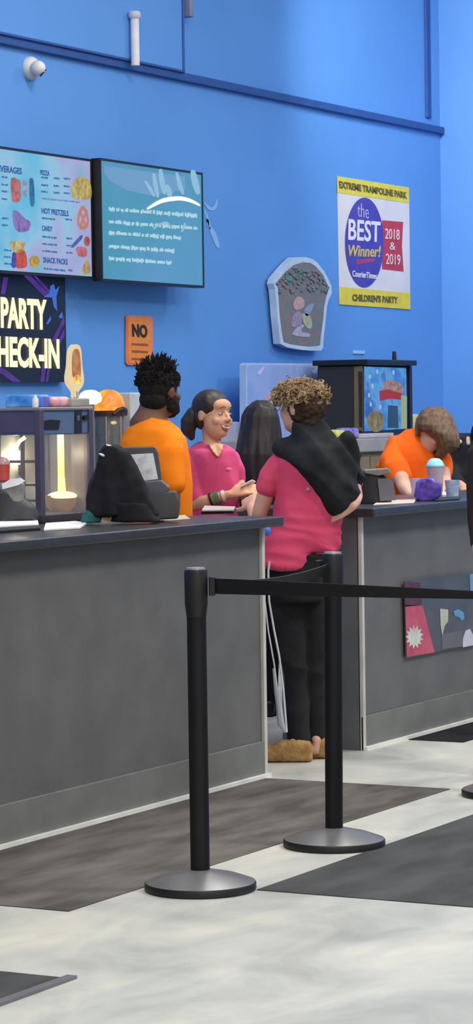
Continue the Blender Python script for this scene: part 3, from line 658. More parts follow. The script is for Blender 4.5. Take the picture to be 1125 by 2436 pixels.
for i, (pyy) in enumerate((1060, 1118)):
    zz = WX(25, pyy, wx0+.16).z; yy = WX(25, pyy, wx0+.16).y
    MB().box((wx0+.15, yy-.04, zz-.025), (wx0+.19, min(yy+.04, wy1-.04), zz+.025)).make('food_tray', mat('tray_dark', (66, 60, 58), .5), wm_, bevel=.006)
k0 = WX(44, 1050, wx0+.06)
MB().tube([WX(40, 1062, wx0+.05), WX(46, 1050, wx0+.06), WX(60, 1040, wx0+.07)], .008).make('heat_bulb', mat('bulb_glow', (255, 240, 190), emit=1.8), wm_)
# boxes on top of the warmer
zz = zt_+.006
def onw(name, pa, pb, y0, dpt, h, m, label, cat, bev=.006):
    A = WY(pa, 960, y0).x; B = WY(pb, 960, y0).x
    return MB().box((A, y0, zz), (B, y0+dpt, zz+h)).make(name, m, None, label, cat, bevel=bev)
def onx(name, pa, pb, h, m, label, cat, xx, dpt):
    A = WX(pa, 960, xx).y; B = WX(pb, 960, xx).y
    return MB().box((xx, B, zz), (xx+dpt, A, zz+h)).make(name, m, None, label, cat, bevel=.006)
onw('candy_box', 98, 126, wy0+.1, .1, .045, mat('box_violet', (74, 92, 180), .4, c2=(100, 120, 210), scale=20), 'violet blue candy box in the middle of the warmer roof', 'box')
onw('candy_box', 127, 168, wy0+.08, .12, .042, mat('box_pink', (206, 132, 150), .45, c2=(226, 180, 190), scale=20), 'pink candy box on the warmer roof', 'box', .014)
onw('candy_box', 172, 214, wy0+.06, .14, .035, mat('box_beige', (164, 158, 150), .5), 'beige box at the right end of the warmer roof', 'box')
onx('candy_box', 12, 80, .05, mat('box_blue', (44, 128, 216), .35, c2=(130, 184, 236), scale=16), 'long bright blue candy box at the left of the warmer roof', 'box', wx0+.12, .12)
c_ = WX(84, 960, wx0+.05)
MB().lathe(V((wx0+.05, c_.y, zz)), [(0, 0), (.012, 0), (.013, .03), (.006, .04), (.006, .05), (0, .05)], 14).make('small_bottle', M['white'], None, 'tiny white bottle in front of the blue candy box', 'bottle')
# ------------------------------------------------------------------ things on the near counter
def onc(px, py, z=ZT): return WZ(px, py, z)
def blobp(name, m, rows, dep, dm, parent=None, vox=.006, disp=None, **k):
    mb = MB(); rs = []
    for r in rows:
        y, xa, xb = r[:3]; db = r[3] if len(r) > 3 else 0; d2 = r[4] if len(r) > 4 else dm
        A = WD(xa, y, dep+db); B = WD(xb, y, dep+db)
        rs.append(ringpts((A+B)/2, (B-A)/2, hf*d2, 28, 2.6))
    mb.rings(rs)
    return mb.make(name, m, parent, voxel=vox, relax=3, disp=disp, **k)
bf = mat('black_cover', (22, 22, 26), .75, c2=(34, 34, 40), scale=6, spec=.2)
base = onc(300, 1247); dreg = base.dot(hf)
pos = thing('register_terminal', V((base.x, base.y, ZT)), 'black register terminal seen from behind, hooded, on the near counter', 'cash register')
blobp('hood', bf, [(1062, 250, 284), (1076, 238, 304), (1110, 228, 324), (1150, 215, 342), (1190, 206, 362), (1212, 205, 372), (1226, 214, 376)], dreg, .06, pos, disp=lambda p: .007*(1-2*abs(noise.noise(V((p.x*16, p.y*16, p.z*5)))))+.002*noise.noise(p*30))
blobp('stand', bf, [(1195, 262, 356), (1222, 264, 372), (1241, 262, 384)], dreg, .07, pos)
for q in ((262, 1062), (245, 1083)):
    c_ = WD(q[0], q[1], dreg-.05); MB().ell(c_, HR*.016+Z*-.006, hf*.01, Z*.006).make('clip', mat('clip_white', (226, 226, 230), .4), pos)
d2 = dreg+.12
pr = thing('receipt_printer', WD(385, 1236, d2) * 1, 'grey receipt printer and display with a white paper notice on its back', 'printer')
def quad3(name, pts, dep, th, m, par, **k):
    P = [WD(x, y, dep if len(rest) == 0 else dep+rest[0]) for x, y, *rest in pts]
    return MB().prism(P, hf*th).make(name, m, par, **k)
quad3('display_back', [(284, 1064), (368, 1062), (376, 1078), (386, 1150), (318, 1152), (296, 1084)], d2, .03, mat('display_grey', (74, 72, 80), .45), pr, bevel=.006)
quad3('paper_notice', [(299, 1082), (364, 1078), (376, 1140), (318, 1146)], d2-.004, .003, mat('notice_paper', (216, 216, 220), .8, c2=(180, 180, 184), scale=22, contrast=(.5, .7)), pr, smooth=False)
quad3('ledge', [(312, 1146), (384, 1142), (404, 1160), (398, 1174), (340, 1178)], d2-.02, .09, mat('ledge_grey', (88, 86, 94), .45), pr, bevel=.006)
quad3('printer_body', [(350, 1172), (418, 1168), (428, 1200), (424, 1234), (356, 1238)], d2-.02, .10, mat('body_grey', (72, 72, 74), .5), pr, bevel=.008)
# papers etc.
def sheet(name, pts, h, m, label, cat, z=ZT, **k):
    P = [onc(x, y, z) for x, y in pts]; return MB().prism(P, Z*h).make(name, m, None, label, cat, **k)
sheet('tray', [(-10, 1254), (92, 1250), (96, 1262), (-8, 1270)], .012, M['black'], 'flat black tray at the left end of the near counter', 'tray', bevel=.002)
sheet('paper_stack', [(-8, 1244), (60, 1232), (90, 1242), (92, 1250), (-8, 1256)], .008, mat('paper_bright', (240, 240, 246), .8), 'white papers on the black tray', 'papers', z=ZT+.012, bevel=.002)
sheet('paper_stack', [(104, 1264), (108, 1250), (180, 1245), (206, 1249), (190, 1259)], .01, M['paper'], 'white papers below the glass warmer, right of its corner post', 'papers', bevel=.003)
sheet('receipt', [(360, 1236), (440, 1228), (452, 1236), (366, 1243)], .006, mat('receipt', (190, 180, 160), .8), 'pale paper slip under the grey receipt printer', 'paper', bevel=.002)
tg = thing('pouch', onc(220, 1236), 'small teal green pouch at the foot of the register', 'pouch')
dd = onc(220, 1246).dot(hf)-.10
blobp('pouch_body', mat('teal_cloth', (28, 98, 96), .7, c2=(20, 76, 76), scale=14), [(1211, 208, 236), (1218, 200, 243), (1230, 194, 243), (1243, 192, 240)], dd, .03, tg, .004, disp=lambda p: .003*noise.noise(p*40))
P = [WD(x, y, dd-.02) for x, y in ((240, 1238), (248, 1217), (269, 1219), (262, 1245), (244, 1246))]
MB().prism(P, hf*.006).make('card', mat('card_tan', (206, 174, 140), .6), None, 'small tan card leaning by the teal pouch', 'card', smooth=False)
k0 = onc(305, 1240); MB().ell(k0+Z*.008-hf*.1, HR*.03, hf*.02, Z*.008).make('cable_coil', mat('cable_pale', (180, 182, 190), .5), None, 'short pale cable loop at the base of the register', 'cable')
# left edge: card reader, cup, dark device
dl_ = onc(30, 1250).dot(hf)
cr = thing('card_terminal', onc(30, 1250), 'dark payment terminal with a pale raised screen at the left edge', 'card reader')
blobp('device_body', mat('device_dark', (62, 62, 66), .5, c2=(44, 44, 48), scale=10), [(1168, -20, 40), (1185, -24, 60), (1205, -24, 84), (1225, -20, 92), (1236, -20, 92)], dl_-.02, .05, cr)
blobp('device_head', mat('device_grey', (150, 148, 142), .5, c2=(110, 108, 104), scale=14), [(1148, 0, 58), (1162, -6, 60), (1180, 8, 58), (1194, 24, 54)], dl_-.04, .03, cr, .004)
quad3('device_screen', [(4, 1152), (24, 1140), (50, 1137), (60, 1144), (44, 1154), (6, 1164)], dl_-.075, .004, mat('device_white', (236, 236, 240), .4), cr, smooth=False)
c_ = WD(6, 1142, dl_+.10)
cu = thing('drink_cup', V((c_.x, c_.y, ZT)), 'clear cup holding red drink behind the payment terminal', 'cup')
zc_ = c_.z
MB().lathe(V((c_.x, c_.y, ZT)), [(0, 0), (.025, 0), (.029, c_.z-ZT), (0, c_.z-ZT)], 24).make('stand_cup', mat('cup_under', (120, 60, 60), .5), cu)
MB().lathe(V((c_.x, c_.y, zc_-.001)), [(0, 0), (.027, 0), (.03, .062), (0, .062)], 24).make('red_drink', mat('red_drink', (206, 82, 76), .3), cu)
MB().lathe(V((c_.x, c_.y, zc_+.061)), [(0, 0), (.031, 0), (.03, .01), (.022, .024), (0, .03)], 24).make('lid', mat('lid_pink', (200, 160, 160), .2, alpha=.8), cu)
# stack of plates/tablet near woman
k0 = onc(517, 1222)
MB().box((k0.x-.1, k0.y-.02, ZT), (k0.x+.0, k0.y+.16, ZT+.01)).bm.free()
P = [onc(x, y) for x, y in ((478, 1224), (556, 1222), (562, 1216), (486, 1214))]
MB().prism(P, Z*.012).make('tablet', M['black'], None, 'flat black tablet at the end of the near counter', 'tablet', bevel=.003)
P = [onc(x, y, ZT+.013) for x, y in ((480, 1217), (556, 1216), (560, 1210), (486, 1208))]
MB().prism(P, Z*.010).make('booklet', mat('booklet', (200, 190, 186), .6), None, 'pale booklet lying on the black tablet', 'booklet', bevel=.003)
# things on the far counter near the hands: phone etc.
d5 = 12.45
MB().box((0, 0, 0), (.01, .01, .01)).bm.free()
c_ = WZ(576, 1208, ZT) if False else WD(577, 1216, 12.05)
# ------------------------------------------------------------------ far counter items
def cup(px, py, r, h, m, lid, label, z=ZT):
    c = WZ(px, py, z); c = V((c.x, c.y, z))
    t = thing('drink_cup', c, label, 'cup', None)
    MB().lathe(c, [(0, 0), (r*.78, 0), (r, h), (r*.94, h), (r*.72, .006), (0, .006)], 28).make('cup_body', m, t)
    if lid: MB().lathe(c+Z*h, [(r*1.06, 0), (r*1.08, .006), (r*1.0, .012), (r*.85, r*.62), (r*.5, r*.92), (0, r*1.0)], 28).make('dome_lid', lid, t)
    return t, c
clr = mat('cup_clear', (214, 206, 224), .1, alpha=.45, spec=.8)
t, c = cup(1036, 1184, .042, .15, clr, mat('lid_cyan', (150, 222, 240), .3), 'clear cup with a pale cyan domed lid on the far counter')
MB().lathe(c+Z*.01, [(0, 0), (.03, 0), (.034, .06), (0, .06)], 24).make('drink', mat('drink_mauve', (120, 70, 100), .3, alpha=.8), t)
t, c = cup(998, 1188, .046, .10, clr, None, 'open clear cup left of the cyan lidded cup')
blobp('purple_bag', mat('purple_foil', (98, 72, 176), .3, c2=(58, 36, 130), scale=14), [(1138, 1005, 1030), (1148, 990, 1045), (1165, 986, 1050), (1180, 985, 1048), (1192, 990, 1036)], WZ(1015, 1192, ZT).dot(hf)+.02, .045, None, .005, disp=lambda p: .004*noise.noise(p*34), label='crumpled purple bag lying in front of the cups on the far counter', cat='bag')
t, c = cup(1076, 1184, .036, .085, mat('cup_blue', (130, 166, 214), .35, c2=(214, 206, 214), scale=18), None, 'short blue and white cup beside the hand at right')
sheet('napkin', [(1042, 1184), (1068, 1183), (1070, 1176), (1044, 1176)], .014, M['paper'], 'small white folded napkin between the two cups on the far counter', 'napkin', bevel=.003)
sheet('phone', [(1034, 1194), (1092, 1190), (1096, 1184), (1040, 1187)], .008, M['black'], 'black phone lying near the front of the far counter', 'phone', bevel=.002)
sheet('paper_stack', [(888, 1203), (984, 1198), (990, 1190), (900, 1194)], .006, mat('paper_tan', (206, 196, 186), .8), 'thin pale papers under the leaning person in orange', 'papers', bevel=.002)
d6 = WZ(915, 1198, ZT).dot(hf)
rg = thing('register_terminal', V((WZ(915, 1198, ZT).x, WZ(915, 1198, ZT).y, ZT)), 'dark register on the far counter with a pale slanted top', 'cash register')
blobp('register_body', mat('reg_dark', (38, 38, 42), .5), [(1122, 858, 900), (1140, 852, 926), (1165, 850, 930), (1200, 852, 932)], d6+.05, .07, rg)
quad3('grey_panel', [(898, 1140), (934, 1136), (942, 1190), (904, 1192)], d6-.03, .01, mat('panel_grey', (108, 108, 114), .5), rg, smooth=False)
quad3('slanted_top', [(866, 1118), (924, 1114), (932, 1126), (900, 1132), (868, 1126)], d6-.03, .12, mat('reg_top', (128, 124, 120), .5), rg, bevel=.004)
# ------------------------------------------------------------------ hanging white cord in the gap
cg = thing('hanging_cord', WD(640, 1345, 11.35), 'white looped cord hanging down the end of the near counter', 'cord')
cw = mat('cord_white', (222, 222, 226), .5)
MB().tube([WD(x, y, 11.32) for x, y in ((628, 1262), (628, 1345), (630, 1430), (638, 1500), (652, 1580), (662, 1660), (672, 1735))], .0035).make('strand', cw, cg)
MB().tube([WD(x, y, 11.32) for x, y in ((641, 1335), (638, 1360), (640, 1430), (652, 1500), (664, 1560), (674, 1640), (682, 1742))], .0045).make('strand', cw, cg)
MB().tube([WD(x, y, 11.32) for x, y in ((650, 1590), (656, 1640), (664, 1680), (668, 1720), (678, 1742))], [.004, .009, .014, .016, .007]).make('frayed_end', mat('cord_grey', (176, 178, 186), .7), cg)
k0 = WD(637, 1272, 11.3)
MB().ell(WD(635, 1263, 11.33), HR*.017, hf*.015, Z*.022).make('cord_hook', mat('hook_blue', (70, 118, 214), .4), cg)
exec_people = True
# ================================================================== people
RX = V((R.x, R.y, 0)).normalized()
def cloth(amp=.004, f=9, st=(1, 1, 1), amp2=.0, f2=30):
    def g(p):
        q = V((p.x*st[0], p.y*st[1], p.z*st[2]))
        a = noise.noise(q*f); return amp*(1-2*abs(a))*1.2 + amp2*noise.noise(q*f2)
    return g
class Fig:
    def __init__(s, dep, px, label, name='person'):
        s.d = dep; g = WD(px, 1700, dep); s.S = FPX/dep
        s.root = thing(name, V((g.x, g.y, 0)), label, 'person'); s.parts = {}
    def P(s, x, y, db=0): return WD(x, y, s.d+db)
    def rows(s, mb, rows, dm=.11, e=2.3, n=32):
        rs = []
        for r in rows:
            y, xa, xb = r[:3]; db = r[3] if len(r) > 3 else 0; d2 = r[4] if len(r) > 4 else dm
            A, B = s.P(xa, y, db), s.P(xb, y, db); rs.append(ringpts((A+B)/2, (B-A)/2, hf*d2, n, e))
        mb.rings(rs); return mb
    def limb(s, mb, pts, n=20, world=False, flat=1.0):
        """pts: (px, py, half width px, depth offset); rounded ends"""
        P = [q[0] if world else s.P(q[0], q[1], q[3] if len(q) > 3 else 0) for q in pts]
        rad = [q[1] if world else q[2]/s.S for q in pts]
        rs = []; m = len(P); aa = None
        for i in range(m):
            t = (P[min(i+1, m-1)] - P[max(i-1, 0)]).normalized()
            a = t.cross(hf)
            if a.length < .25: a = t.cross(Z)
            a.normalize()
            if aa is not None and a.dot(aa) < 0: a = -a
            aa = a; b = a.cross(t)
            if i == 0:
                for k in (.25, .6, .9): rs.append(ringpts(P[i]-t*rad[i]*math.sqrt(1-k*k)*.8, a*rad[i]*k, b*rad[i]*k*flat, n))
            rs.append(ringpts(P[i], a*rad[i], b*rad[i]*flat, n))
            if i == m-1:
                for k in (.9, .6, .25): rs.append(ringpts(P[i]+t*rad[i]*math.sqrt(1-k*k)*.8, a*rad[i]*k, b*rad[i]*k*flat, n))
        mb.rings(rs); return mb
    def head(s, mb, c, f, u, h=.225, female=False):
        """skull, face, nose, ears; returns frame function (side, forward, up) in metres"""
        f = f.normalized(); u = (u - f*u.dot(f)).normalized(); r = f.cross(u)
        k = h/.225
        T = lambda a, b, d: c + r*a*k + f*b*k + u*d*k
        mb.ell(T(0, -.018, .028), r*.076*k, f*.094*k, u*.088*k, 24, 16)
        mb.ell(T(0, .022, -.03), r*.062*k, f*.066*k, u*.082*k, 22, 14)
        mb.ell(T(0, .052, -.074), r*.034*k, f*.032*k, u*.026*k, 14, 10)       # chin
        mb.ell(T(0, .03, -.055), r*.052*k, f*.05*k, u*.038*k, 16, 10)         # jaw
        if not female: mb.ell(T(0, .072, .034), r*.052*k, f*.016*k, u*.016*k, 14, 8)         # brow
        else: mb.ell(T(0, .05, .05), r*.058*k, f*.034*k, u*.036*k, 16, 10)
        for q in (-1, 1):
            mb.ell(T(q*.036, .058, -.022), r*(.028 if female else .024)*k, f*.023*k, u*.024*k, 12, 8)    # cheek
            mb.ell(T(q*.077, -.012, .0), r*.008*k, f*.019*k, u*.03*k, 12, 10)      # ear
            mb.ell(T(q*.012, .094, -.017), r*.009*k, f*.01*k, u*.008*k, 8, 6)      # nostril
        mb.rings([ringpts(T(0, .075, .026), r*.008*k, u*.006*k, 10), ringpts(T(0, .09, .006), r*.009*k, (u+f).normalized()*.008*k, 10), ringpts(T(0, .105, -.014), r*.011*k, (u+f).normalized()*.009*k, 10), ringpts(T(0, .092, -.024), r*.01*k, f*.01*k, 10)])
        mb.ell(T(0, .078, -.048), r*.022*k, f*.012*k, u*.006*k, 12, 8)
        mb.ell(T(0, .076, -.057), r*.018*k, f*.012*k, u*.006*k, 12, 8)
        return T, r, f, u, k
    def hand(s, mb, w, d, nrm, side, L=.18, curl=.5, spread=1.0):
        """w wrist point, d pointing direction, nrm back-of-hand normal, side towards thumb"""
        d = d.normalized(); nrm = (nrm-d*nrm.dot(d)).normalized(); x = d.cross(nrm)
        if x.dot(side) < 0: x = -x
        k = L/.18
        mb.rings([ringpts(w, x*.024*k, nrm*.018*k, 16), ringpts(w+d*.03*k, x*.032*k, nrm*.015*k, 16, 2.6), ringpts(w+d*.07*k, x*.040*k, nrm*.013*k, 16, 2.8), ringpts(w+d*.088*k, x*.038*k, nrm*.011*k, 16, 2.8)])
        for i, (o, l) in enumerate(((.029, .072), (.010, .082), (-.010, .076), (-.029, .06))):
            p = w + d*.078*k + x*o*k; dd = (d + x*o*2.2*spread).normalized(); rr = .0092*k; pts = [(p - d*.015*k, rr)]
            a = curl*.35
            for j, fr in enumerate((.48, .3, .22)):
                dj = (dd*math.cos(a) - nrm*math.sin(a)).normalized(); p = p + dj*l*fr*k; rr *= .93; pts.append((p, rr)); a += curl*.8
            s.limb(mb, pts, 10, True)
        p = w + d*.022*k + x*.026*k; td = (d*.62 + x*.72 - nrm*.25*curl).normalized()
        s.limb(mb, [(p-td*.01, .012*k), (p+td*.035*k, .0115*k), (p+td*.035*k+(td+d*.5).normalized()*.034*k, .0098*k)], 10, True)
    def build(s, mb, name, m, voxel=.006, relax=4, disp=None, **k):
        o = mb.make(name, m, s.root, voxel=voxel, relax=relax, disp=disp, **k); return o
def skin(name, c, c2): return mat(name, c, .55, c2=c2, scale=9, spec=.35)
def strands(mb, n, fn, rad, seg=5, sides=5):
    """n hair locks; fn(i) -> list of points"""
    for i in range(n):
        pts = fn(i); m = len(pts)
        mb.tube(pts, [rad*(1-.75*(j/(m-1))**1.5) for j in range(m)], sides)
def scalp(T, r, f, u, k, th, ph, R_=(.084, .102, .098), off=(0, -.018, .03)):
    """point on the scalp: th from the top, ph around from the front"""
    return T(off[0]+R_[0]*math.sin(th)*math.sin(ph), off[1]+R_[1]*math.sin(th)*math.cos(ph), off[2]+R_[2]*math.cos(th))
pink = mat('pink_tee', (228, 92, 140), .8, c2=(216, 80, 128), scale=5, bump=.15, bscale=300, spec=.2)
pink2 = mat('rose_tee', (224, 84, 120), .8, c2=(208, 70, 106), scale=5, bump=.15, bscale=300, spec=.2)
orange = mat('orange_tee', (252, 140, 24), .8, c2=(244, 128, 18), scale=5, bump=.15, bscale=300, spec=.2)
orange2 = mat('deep_orange_tee', (248, 110, 28), .8, c2=(238, 100, 22), scale=5, bump=.15, bscale=300, spec=.2)
trou = mat('black_trousers', (40, 40, 42), .85, c2=(28, 28, 32), scale=6, spec=.2)
dark = mat('black_cloth', (33, 35, 38), .85, c2=(45, 47, 50), scale=10, spec=.15, bump=.2, bscale=200)
sk_fair = skin('skin_fair', (222, 176, 154), (206, 156, 134)); sk_tan = skin('skin_tan', (218, 170, 138), (200, 148, 116)); sk_dark = skin('skin_brown', (118, 82, 62), (98, 66, 48))
def legs(fg, mb, lx, rx, y0, yk, ya, w0, wk, wa, db=0, grow=0):
    for x in (lx, rx):
        fg.limb(mb, [(x[0], y0, w0+grow, db), (x[0]*.6+x[1]*.4, (y0+yk)/2, (w0*.55+wk*.45)+grow, db), (x[1], yk, wk+grow, db), (x[1]*.4+x[2]*.6, (yk+ya)/2-10, wk*.92+grow, db+.01), (x[2], ya, wa+grow, db+.02)])
def shoes(fg, x, dirs, m, gz=0, L=.27, db=0):
    """pair of shoes at pixel columns x, pointing along dirs (world)"""
    for xx in x:
        p = fg.P(xx, 1700, db); p.z = 0; d = dirs.normalized(); sd = d.cross(Z)
        mb = MB(); rs = []
        for t, w, h in ((-.07, .012, .03), (-.062, .03, .07), (-.02, .038, .085), (.04, .04, .075), (.1, .046, .055), (.16, .044, .045), (.19, .026, .032), (.2, .008, .018)):
            c = p + d*t; rs.append([V((q.x, q.y, max(q.z, .002))) for q in ringpts(c+Z*h*.5, sd*w, Z*h*.55, 16, 2.6)])
        mb.rings(rs); fg.build(mb, 'shoe', m, .006, 3)
# ------------------------------------------------------------------ person with curly hair and black jacket, back to us
A = Fig(11.6, 705, 'curly haired person in a pink tee with a black jacket over the shoulder')
fA = (RX*-.80 + hf*.6)
mb = MB()
T, r_, f_, u_, k_ = A.head(mb, A.P(716, 972, 0), fA, Z + RX*-.05, .225)
A.limb(mb, [(716, 985, 27, 0), (724, 1025, 28, 0), (732, 1060, 34, 0)])
A.rows(mb, [(1052, 690, 775), (1075, 668, 800), (1110, 668, 808), (1180, 672, 806), (1240, 668, 800), (1300, 660, 790), (1345, 654, 775), (1400, 650, 772), (1425, 660, 765)], .095)
A.limb(mb, [(672, 1090, 24, -.01), (650, 1130, 23, -.01), (634, 1170, 21, .0), (619, 1215, 19, .03), (612, 1246, 17, .06)])
A.limb(mb, [(612, 1246, 17, .06), (604, 1225, 15, .18), (597, 1206, 12, .28)])
wr = A.P(597, 1206, .28); A.hand(mb, wr, A.P(588, 1176, .40)-wr, RX*-.4+Z*.6-hf*.3, Z-RX, .18, .6)
A.limb(mb, [(812, 1085, 24, .02), (837, 1130, 18, .04), (850, 1178, 13, .0)])
A.limb(mb, [(851, 1180, 12.5, .0), (846, 1194, 12, -.06), (838, 1205, 10.5, -.11)])
wr = A.P(838, 1205, -.11); A.hand(mb, wr, RX*-1+Z*-.38, hf*-1+Z*.2, Z, .15, .35)
A.limb(mb, [(686, 1400, 33, 0), (698, 1560, 20, 0), (705, 1650, 17, 0), (708, 1770, 12, -.03)]); A.limb(mb, [(738, 1400, 26, .02), (746, 1560, 17, .05), (748, 1650, 14, .05), (749, 1770, 11, .04)])
for x, db in ((700, -.06), (752, .0)):
    p = A.P(x, 1790, db); p.z = .035; A.limb(mb, [(p+Z*.05, .022), (p+Z*.01, .026), (p+RX*-.09, .022)], 14, True)
A.build(mb, 'body', sk_fair, .006, 4)
# tee
mb = MB()
A.rows(mb, [(1046, 700, 768), (1056, 680, 786), (1070, 660, 806), (1095, 652, 818), (1130, 655, 822), (1180, 657, 820), (1225, 652, 814), (1260, 642, 806), (1290, 632, 802), (1308, 627, 799)], .125)
A.rows(mb, [(1270, 640, 790), (1300, 630, 770), (1325, 624, 758), (1338, 620, 750), (1344, 622, 744)], .128)
A.limb(mb, [(674, 1084, 24, -.01), (661, 1105, 28, -.01), (646, 1138, 28, -.01), (637, 1160, 27, .0)])
A.limb(mb, [(806, 1084, 26, .02), (828, 1120, 25, .04), (838, 1150, 22, .05)])
def teeA(p):
    w = max(0, min(1, (1.12-p.z)/.25)); q = V((p.x*5, p.y*5, p.z*22 + p.x*5))
    q2 = V((p.x*4-p.z*3, p.y*4, p.z*9+p.x*6))
    return .014*w*(1-2*abs(noise.noise(q))) + .008*(1-2*abs(noise.noise(q2))) + .004*noise.noise(p*9)
A.build(mb, 'tee_shirt', pink2, .007, 3, teeA)
mb = MB(); mb.ell(A.P(733, 1164, -.128), RX*.009, hf*.004, Z*.009, 7, 5); mb.ell(A.P(744, 1238, -.13), RX*.014, hf*.004, Z*.004, 9, 5)
A.build(mb, 'print', mat('print_pale', (216, 130, 146), .7), 0)
# black jacket over the shoulder
mb = MB()
A.rows(mb, [(1000, 712, 764, .0, .06), (1012, 702, 772, .0, .075), (1030, 690, 780, -.01, .09), (1048, 674, 800, -.01, .115), (1066, 657, 822, -.01, .14), (1090, 676, 834, -.01, .15), (1120, 698, 842, -.01, .155), (1150, 722, 846, -.01, .158), (1180, 745, 843, -.01, .15), (1198, 756, 826, -.01, .14), (1214, 764, 806, -.03, .11), (1226, 768, 796, -.05, .07)])
A.limb(mb, [(815, 1050, 20, .0), (836, 1090, 20, .03), (845, 1135, 16, .03), (845, 1162, 11, .02)])
A.limb(mb, [(700, 1050, 22, -.04), (736, 1036, 22, -.06), (775, 1052, 20, -.05)])
def jk(p):
    q = (p-A.P(740, 1060)); a = q.dot(RX)*.75 + q.z*.65
    return .024*(1-2*abs(noise.noise(V((a*13, q.dot(RX)*2-q.z*2, q.dot(hf)*3))))) + .004*noise.noise(p*22)
A.build(mb, 'black_jacket', dark, .007, 2, jk)
# trousers
mb = MB()
A.rows(mb, [(1318, 655, 778), (1345, 647, 776), (1380, 640, 774), (1410, 638, 770), (1425, 644, 766)], .13)
A.limb(mb, [(684, 1410, 43, 0), (688, 1480, 39, 0), (698, 1560, 31, 0), (706, 1650, 27, 0), (709, 1735, 26, -.02), (710, 1778, 27, -.03)])
A.limb(mb, [(738, 1410, 34, .02), (742, 1480, 31, .04), (746, 1560, 26, .05), (748, 1650, 22, .05), (749, 1735, 21, .05), (749, 1776, 22, .04)])
A.build(mb, 'trousers', trou, .007, 3, cloth(.006, 5, (1, 1, 2.2)))
# fuzzy tan shoes pointing left
tanm = mat('tan_shoe', (196, 158, 104), .95, c2=(160, 122, 74), scale=16, bump=.8, bscale=160, spec=.1)
for x, db in ((690, -.06), (734, .05)):
    p = A.P(x, 1790, db); p.z = 0; mb = MB(); rs = []; d = (RX*-1 + hf*.12).normalized(); sd = d.cross(Z)
    for t, w, h in ((-.095, .02, .05), (-.085, .042, .085), (-.04, .05, .094), (.03, .054, .09), (.075, .056, .075), (.115, .052, .06), (.14, .036, .05), (.15, .012, .03)):
        rs.append([V((q.x, q.y, max(q.z, .001))) for q in ringpts(p+d*t+Z*h*.5, sd*w, Z*h*.52, 18, 3)])
    mb.rings(rs); A.build(mb, 'shoe', tanm, .006, 1, lambda p: .003*noise.noise(p*60))
# hair: dark undercut and pale curls
mb = MB(); c0 = T(0, -.035, .0)
mb.ell(T(0, -.03, .01), r_*.083, f_*.09, u_*.092, 24, 16)
mb.ell(T(0, -.055, -.045), r_*.06, f_*.05, u_*.05, 20, 12)
A.build(mb, 'dark_back_hair', mat('hair_dark', (52, 40, 34), .9, c2=(72, 56, 44), scale=30, stretch=(1, 1, .4), spec=.15), .005, 2, lambda p: .006*noise.noise(p*60))
mb = MB(); cen = A.P(716, 944, .0)
mb.ell(cen, RX*.106, hf*.105, Z*.06, 24, 14)
rn = random.Random(3)
for i in range(760):
    a = rn.uniform(0, 2*math.pi); e = math.asin(rn.uniform(-.45, 1)); rr = rn.uniform(.9, 1.16)
    p = cen + (RX*math.cos(a)*math.cos(e)*.108 + hf*math.sin(a)*math.cos(e)*.105 + Z*(math.sin(e)*.064 + .002))*rr
    ax = V((rn.uniform(-1, 1), rn.uniform(-1, 1), rn.uniform(-1, 1))).normalized(); bx = ax.orthogonal().normalized(); cx_ = ax.cross(bx); R2 = rn.uniform(.005, .011)
    pts = [p + bx*R2*math.cos(t) + cx_*R2*math.sin(t) + ax*.004*t for t in [j*.75 for j in range(rn.randint(6, 9))]]
    mb.tube(pts, [.0034]*(len(pts)-2)+[.0026, .0015], 5)
A.build(mb, 'curly_hair', mat('hair_curl', (182, 156, 120), .8, c2=(120, 96, 70), scale=26, spec=.25), 0)
mb = MB(); mb.tube([T(-.074, .02, .018), T(-.072, .07, .02), T(-.06, .092, .02)], .002); mb.tube([T(.074, .02, .018), T(.072, .07, .02), T(.06, .092, .02)], .002)
for q in (-1, 1):
    mb.tube([T(q*.036+.024*math.cos(t), .1, .014+.02*math.sin(t)) for t in [j*math.pi/8 for j in range(17)]], .0018)
A.build(mb, 'eyeglasses', mat('wire_frame', (150, 150, 150), .3, .7), 0)
# ------------------------------------------------------------------ man in orange, back to us
B = Fig(12.2, 378, 'bearded man in an orange tee with short spiky black hair')
fB = RX*.66 + hf*.75
mb = MB()
T, r_, f_, u_, k_ = B.head(mb, B.P(383, 934, .0), fB, Z, .228)
B.limb(mb, [(374, 950, 34, 0), (362, 985, 36, -.01), (352, 1015, 46, -.02)])
B.rows(mb, [(1008, 322, 392), (1030, 305, 418), (1070, 300, 430), (1150, 300, 436), (1230, 308, 440), (1320, 312, 445), (1400, 312, 440), (1440, 330, 430)], .1)
B.limb(mb, [(404, 1060, 22, -.08), (406, 1120, 21, -.1), (412, 1170, 17, -.12), (414, 1205, 15, -.14)])
B.limb(mb, [(414, 1205, 15, -.14), (404, 1216, 13, -.24), (394, 1222, 11, -.3)])
wr = B.P(394, 1222, -.3); B.hand(mb, wr, RX*-.8-hf*.4, Z, hf, .185, .6)
B.limb(mb, [(312, 1060, 22, .06), (302, 1120, 20, .08), (306, 1175, 17, .12), (318, 1205, 14, .2)])
wr = B.P(318, 1205, .2); B.hand(mb, wr, RX*.7+hf*.4, Z, hf, .185, .6)
legs(B, mb, (350, 346, 344), (404, 408, 410), 1420, 1560, 1765, 34, 25, 17)
B.build(mb, 'body', sk_dark, .006, 4)
mb = MB()
B.rows(mb, [(1000, 330, 396, -.01, .07), (1008, 318, 404, -.01, .1), (1024, 301, 420), (1050, 290, 438), (1090, 286, 446), (1140, 286, 450), (1200, 292, 453), (1260, 296, 456), (1320, 300, 458), (1350, 302, 456)], .125)
B.limb(mb, [(402, 1052, 27, -.06), (404, 1085, 29, -.09), (408, 1125, 28, -.11), (413, 1152, 25, -.12)])
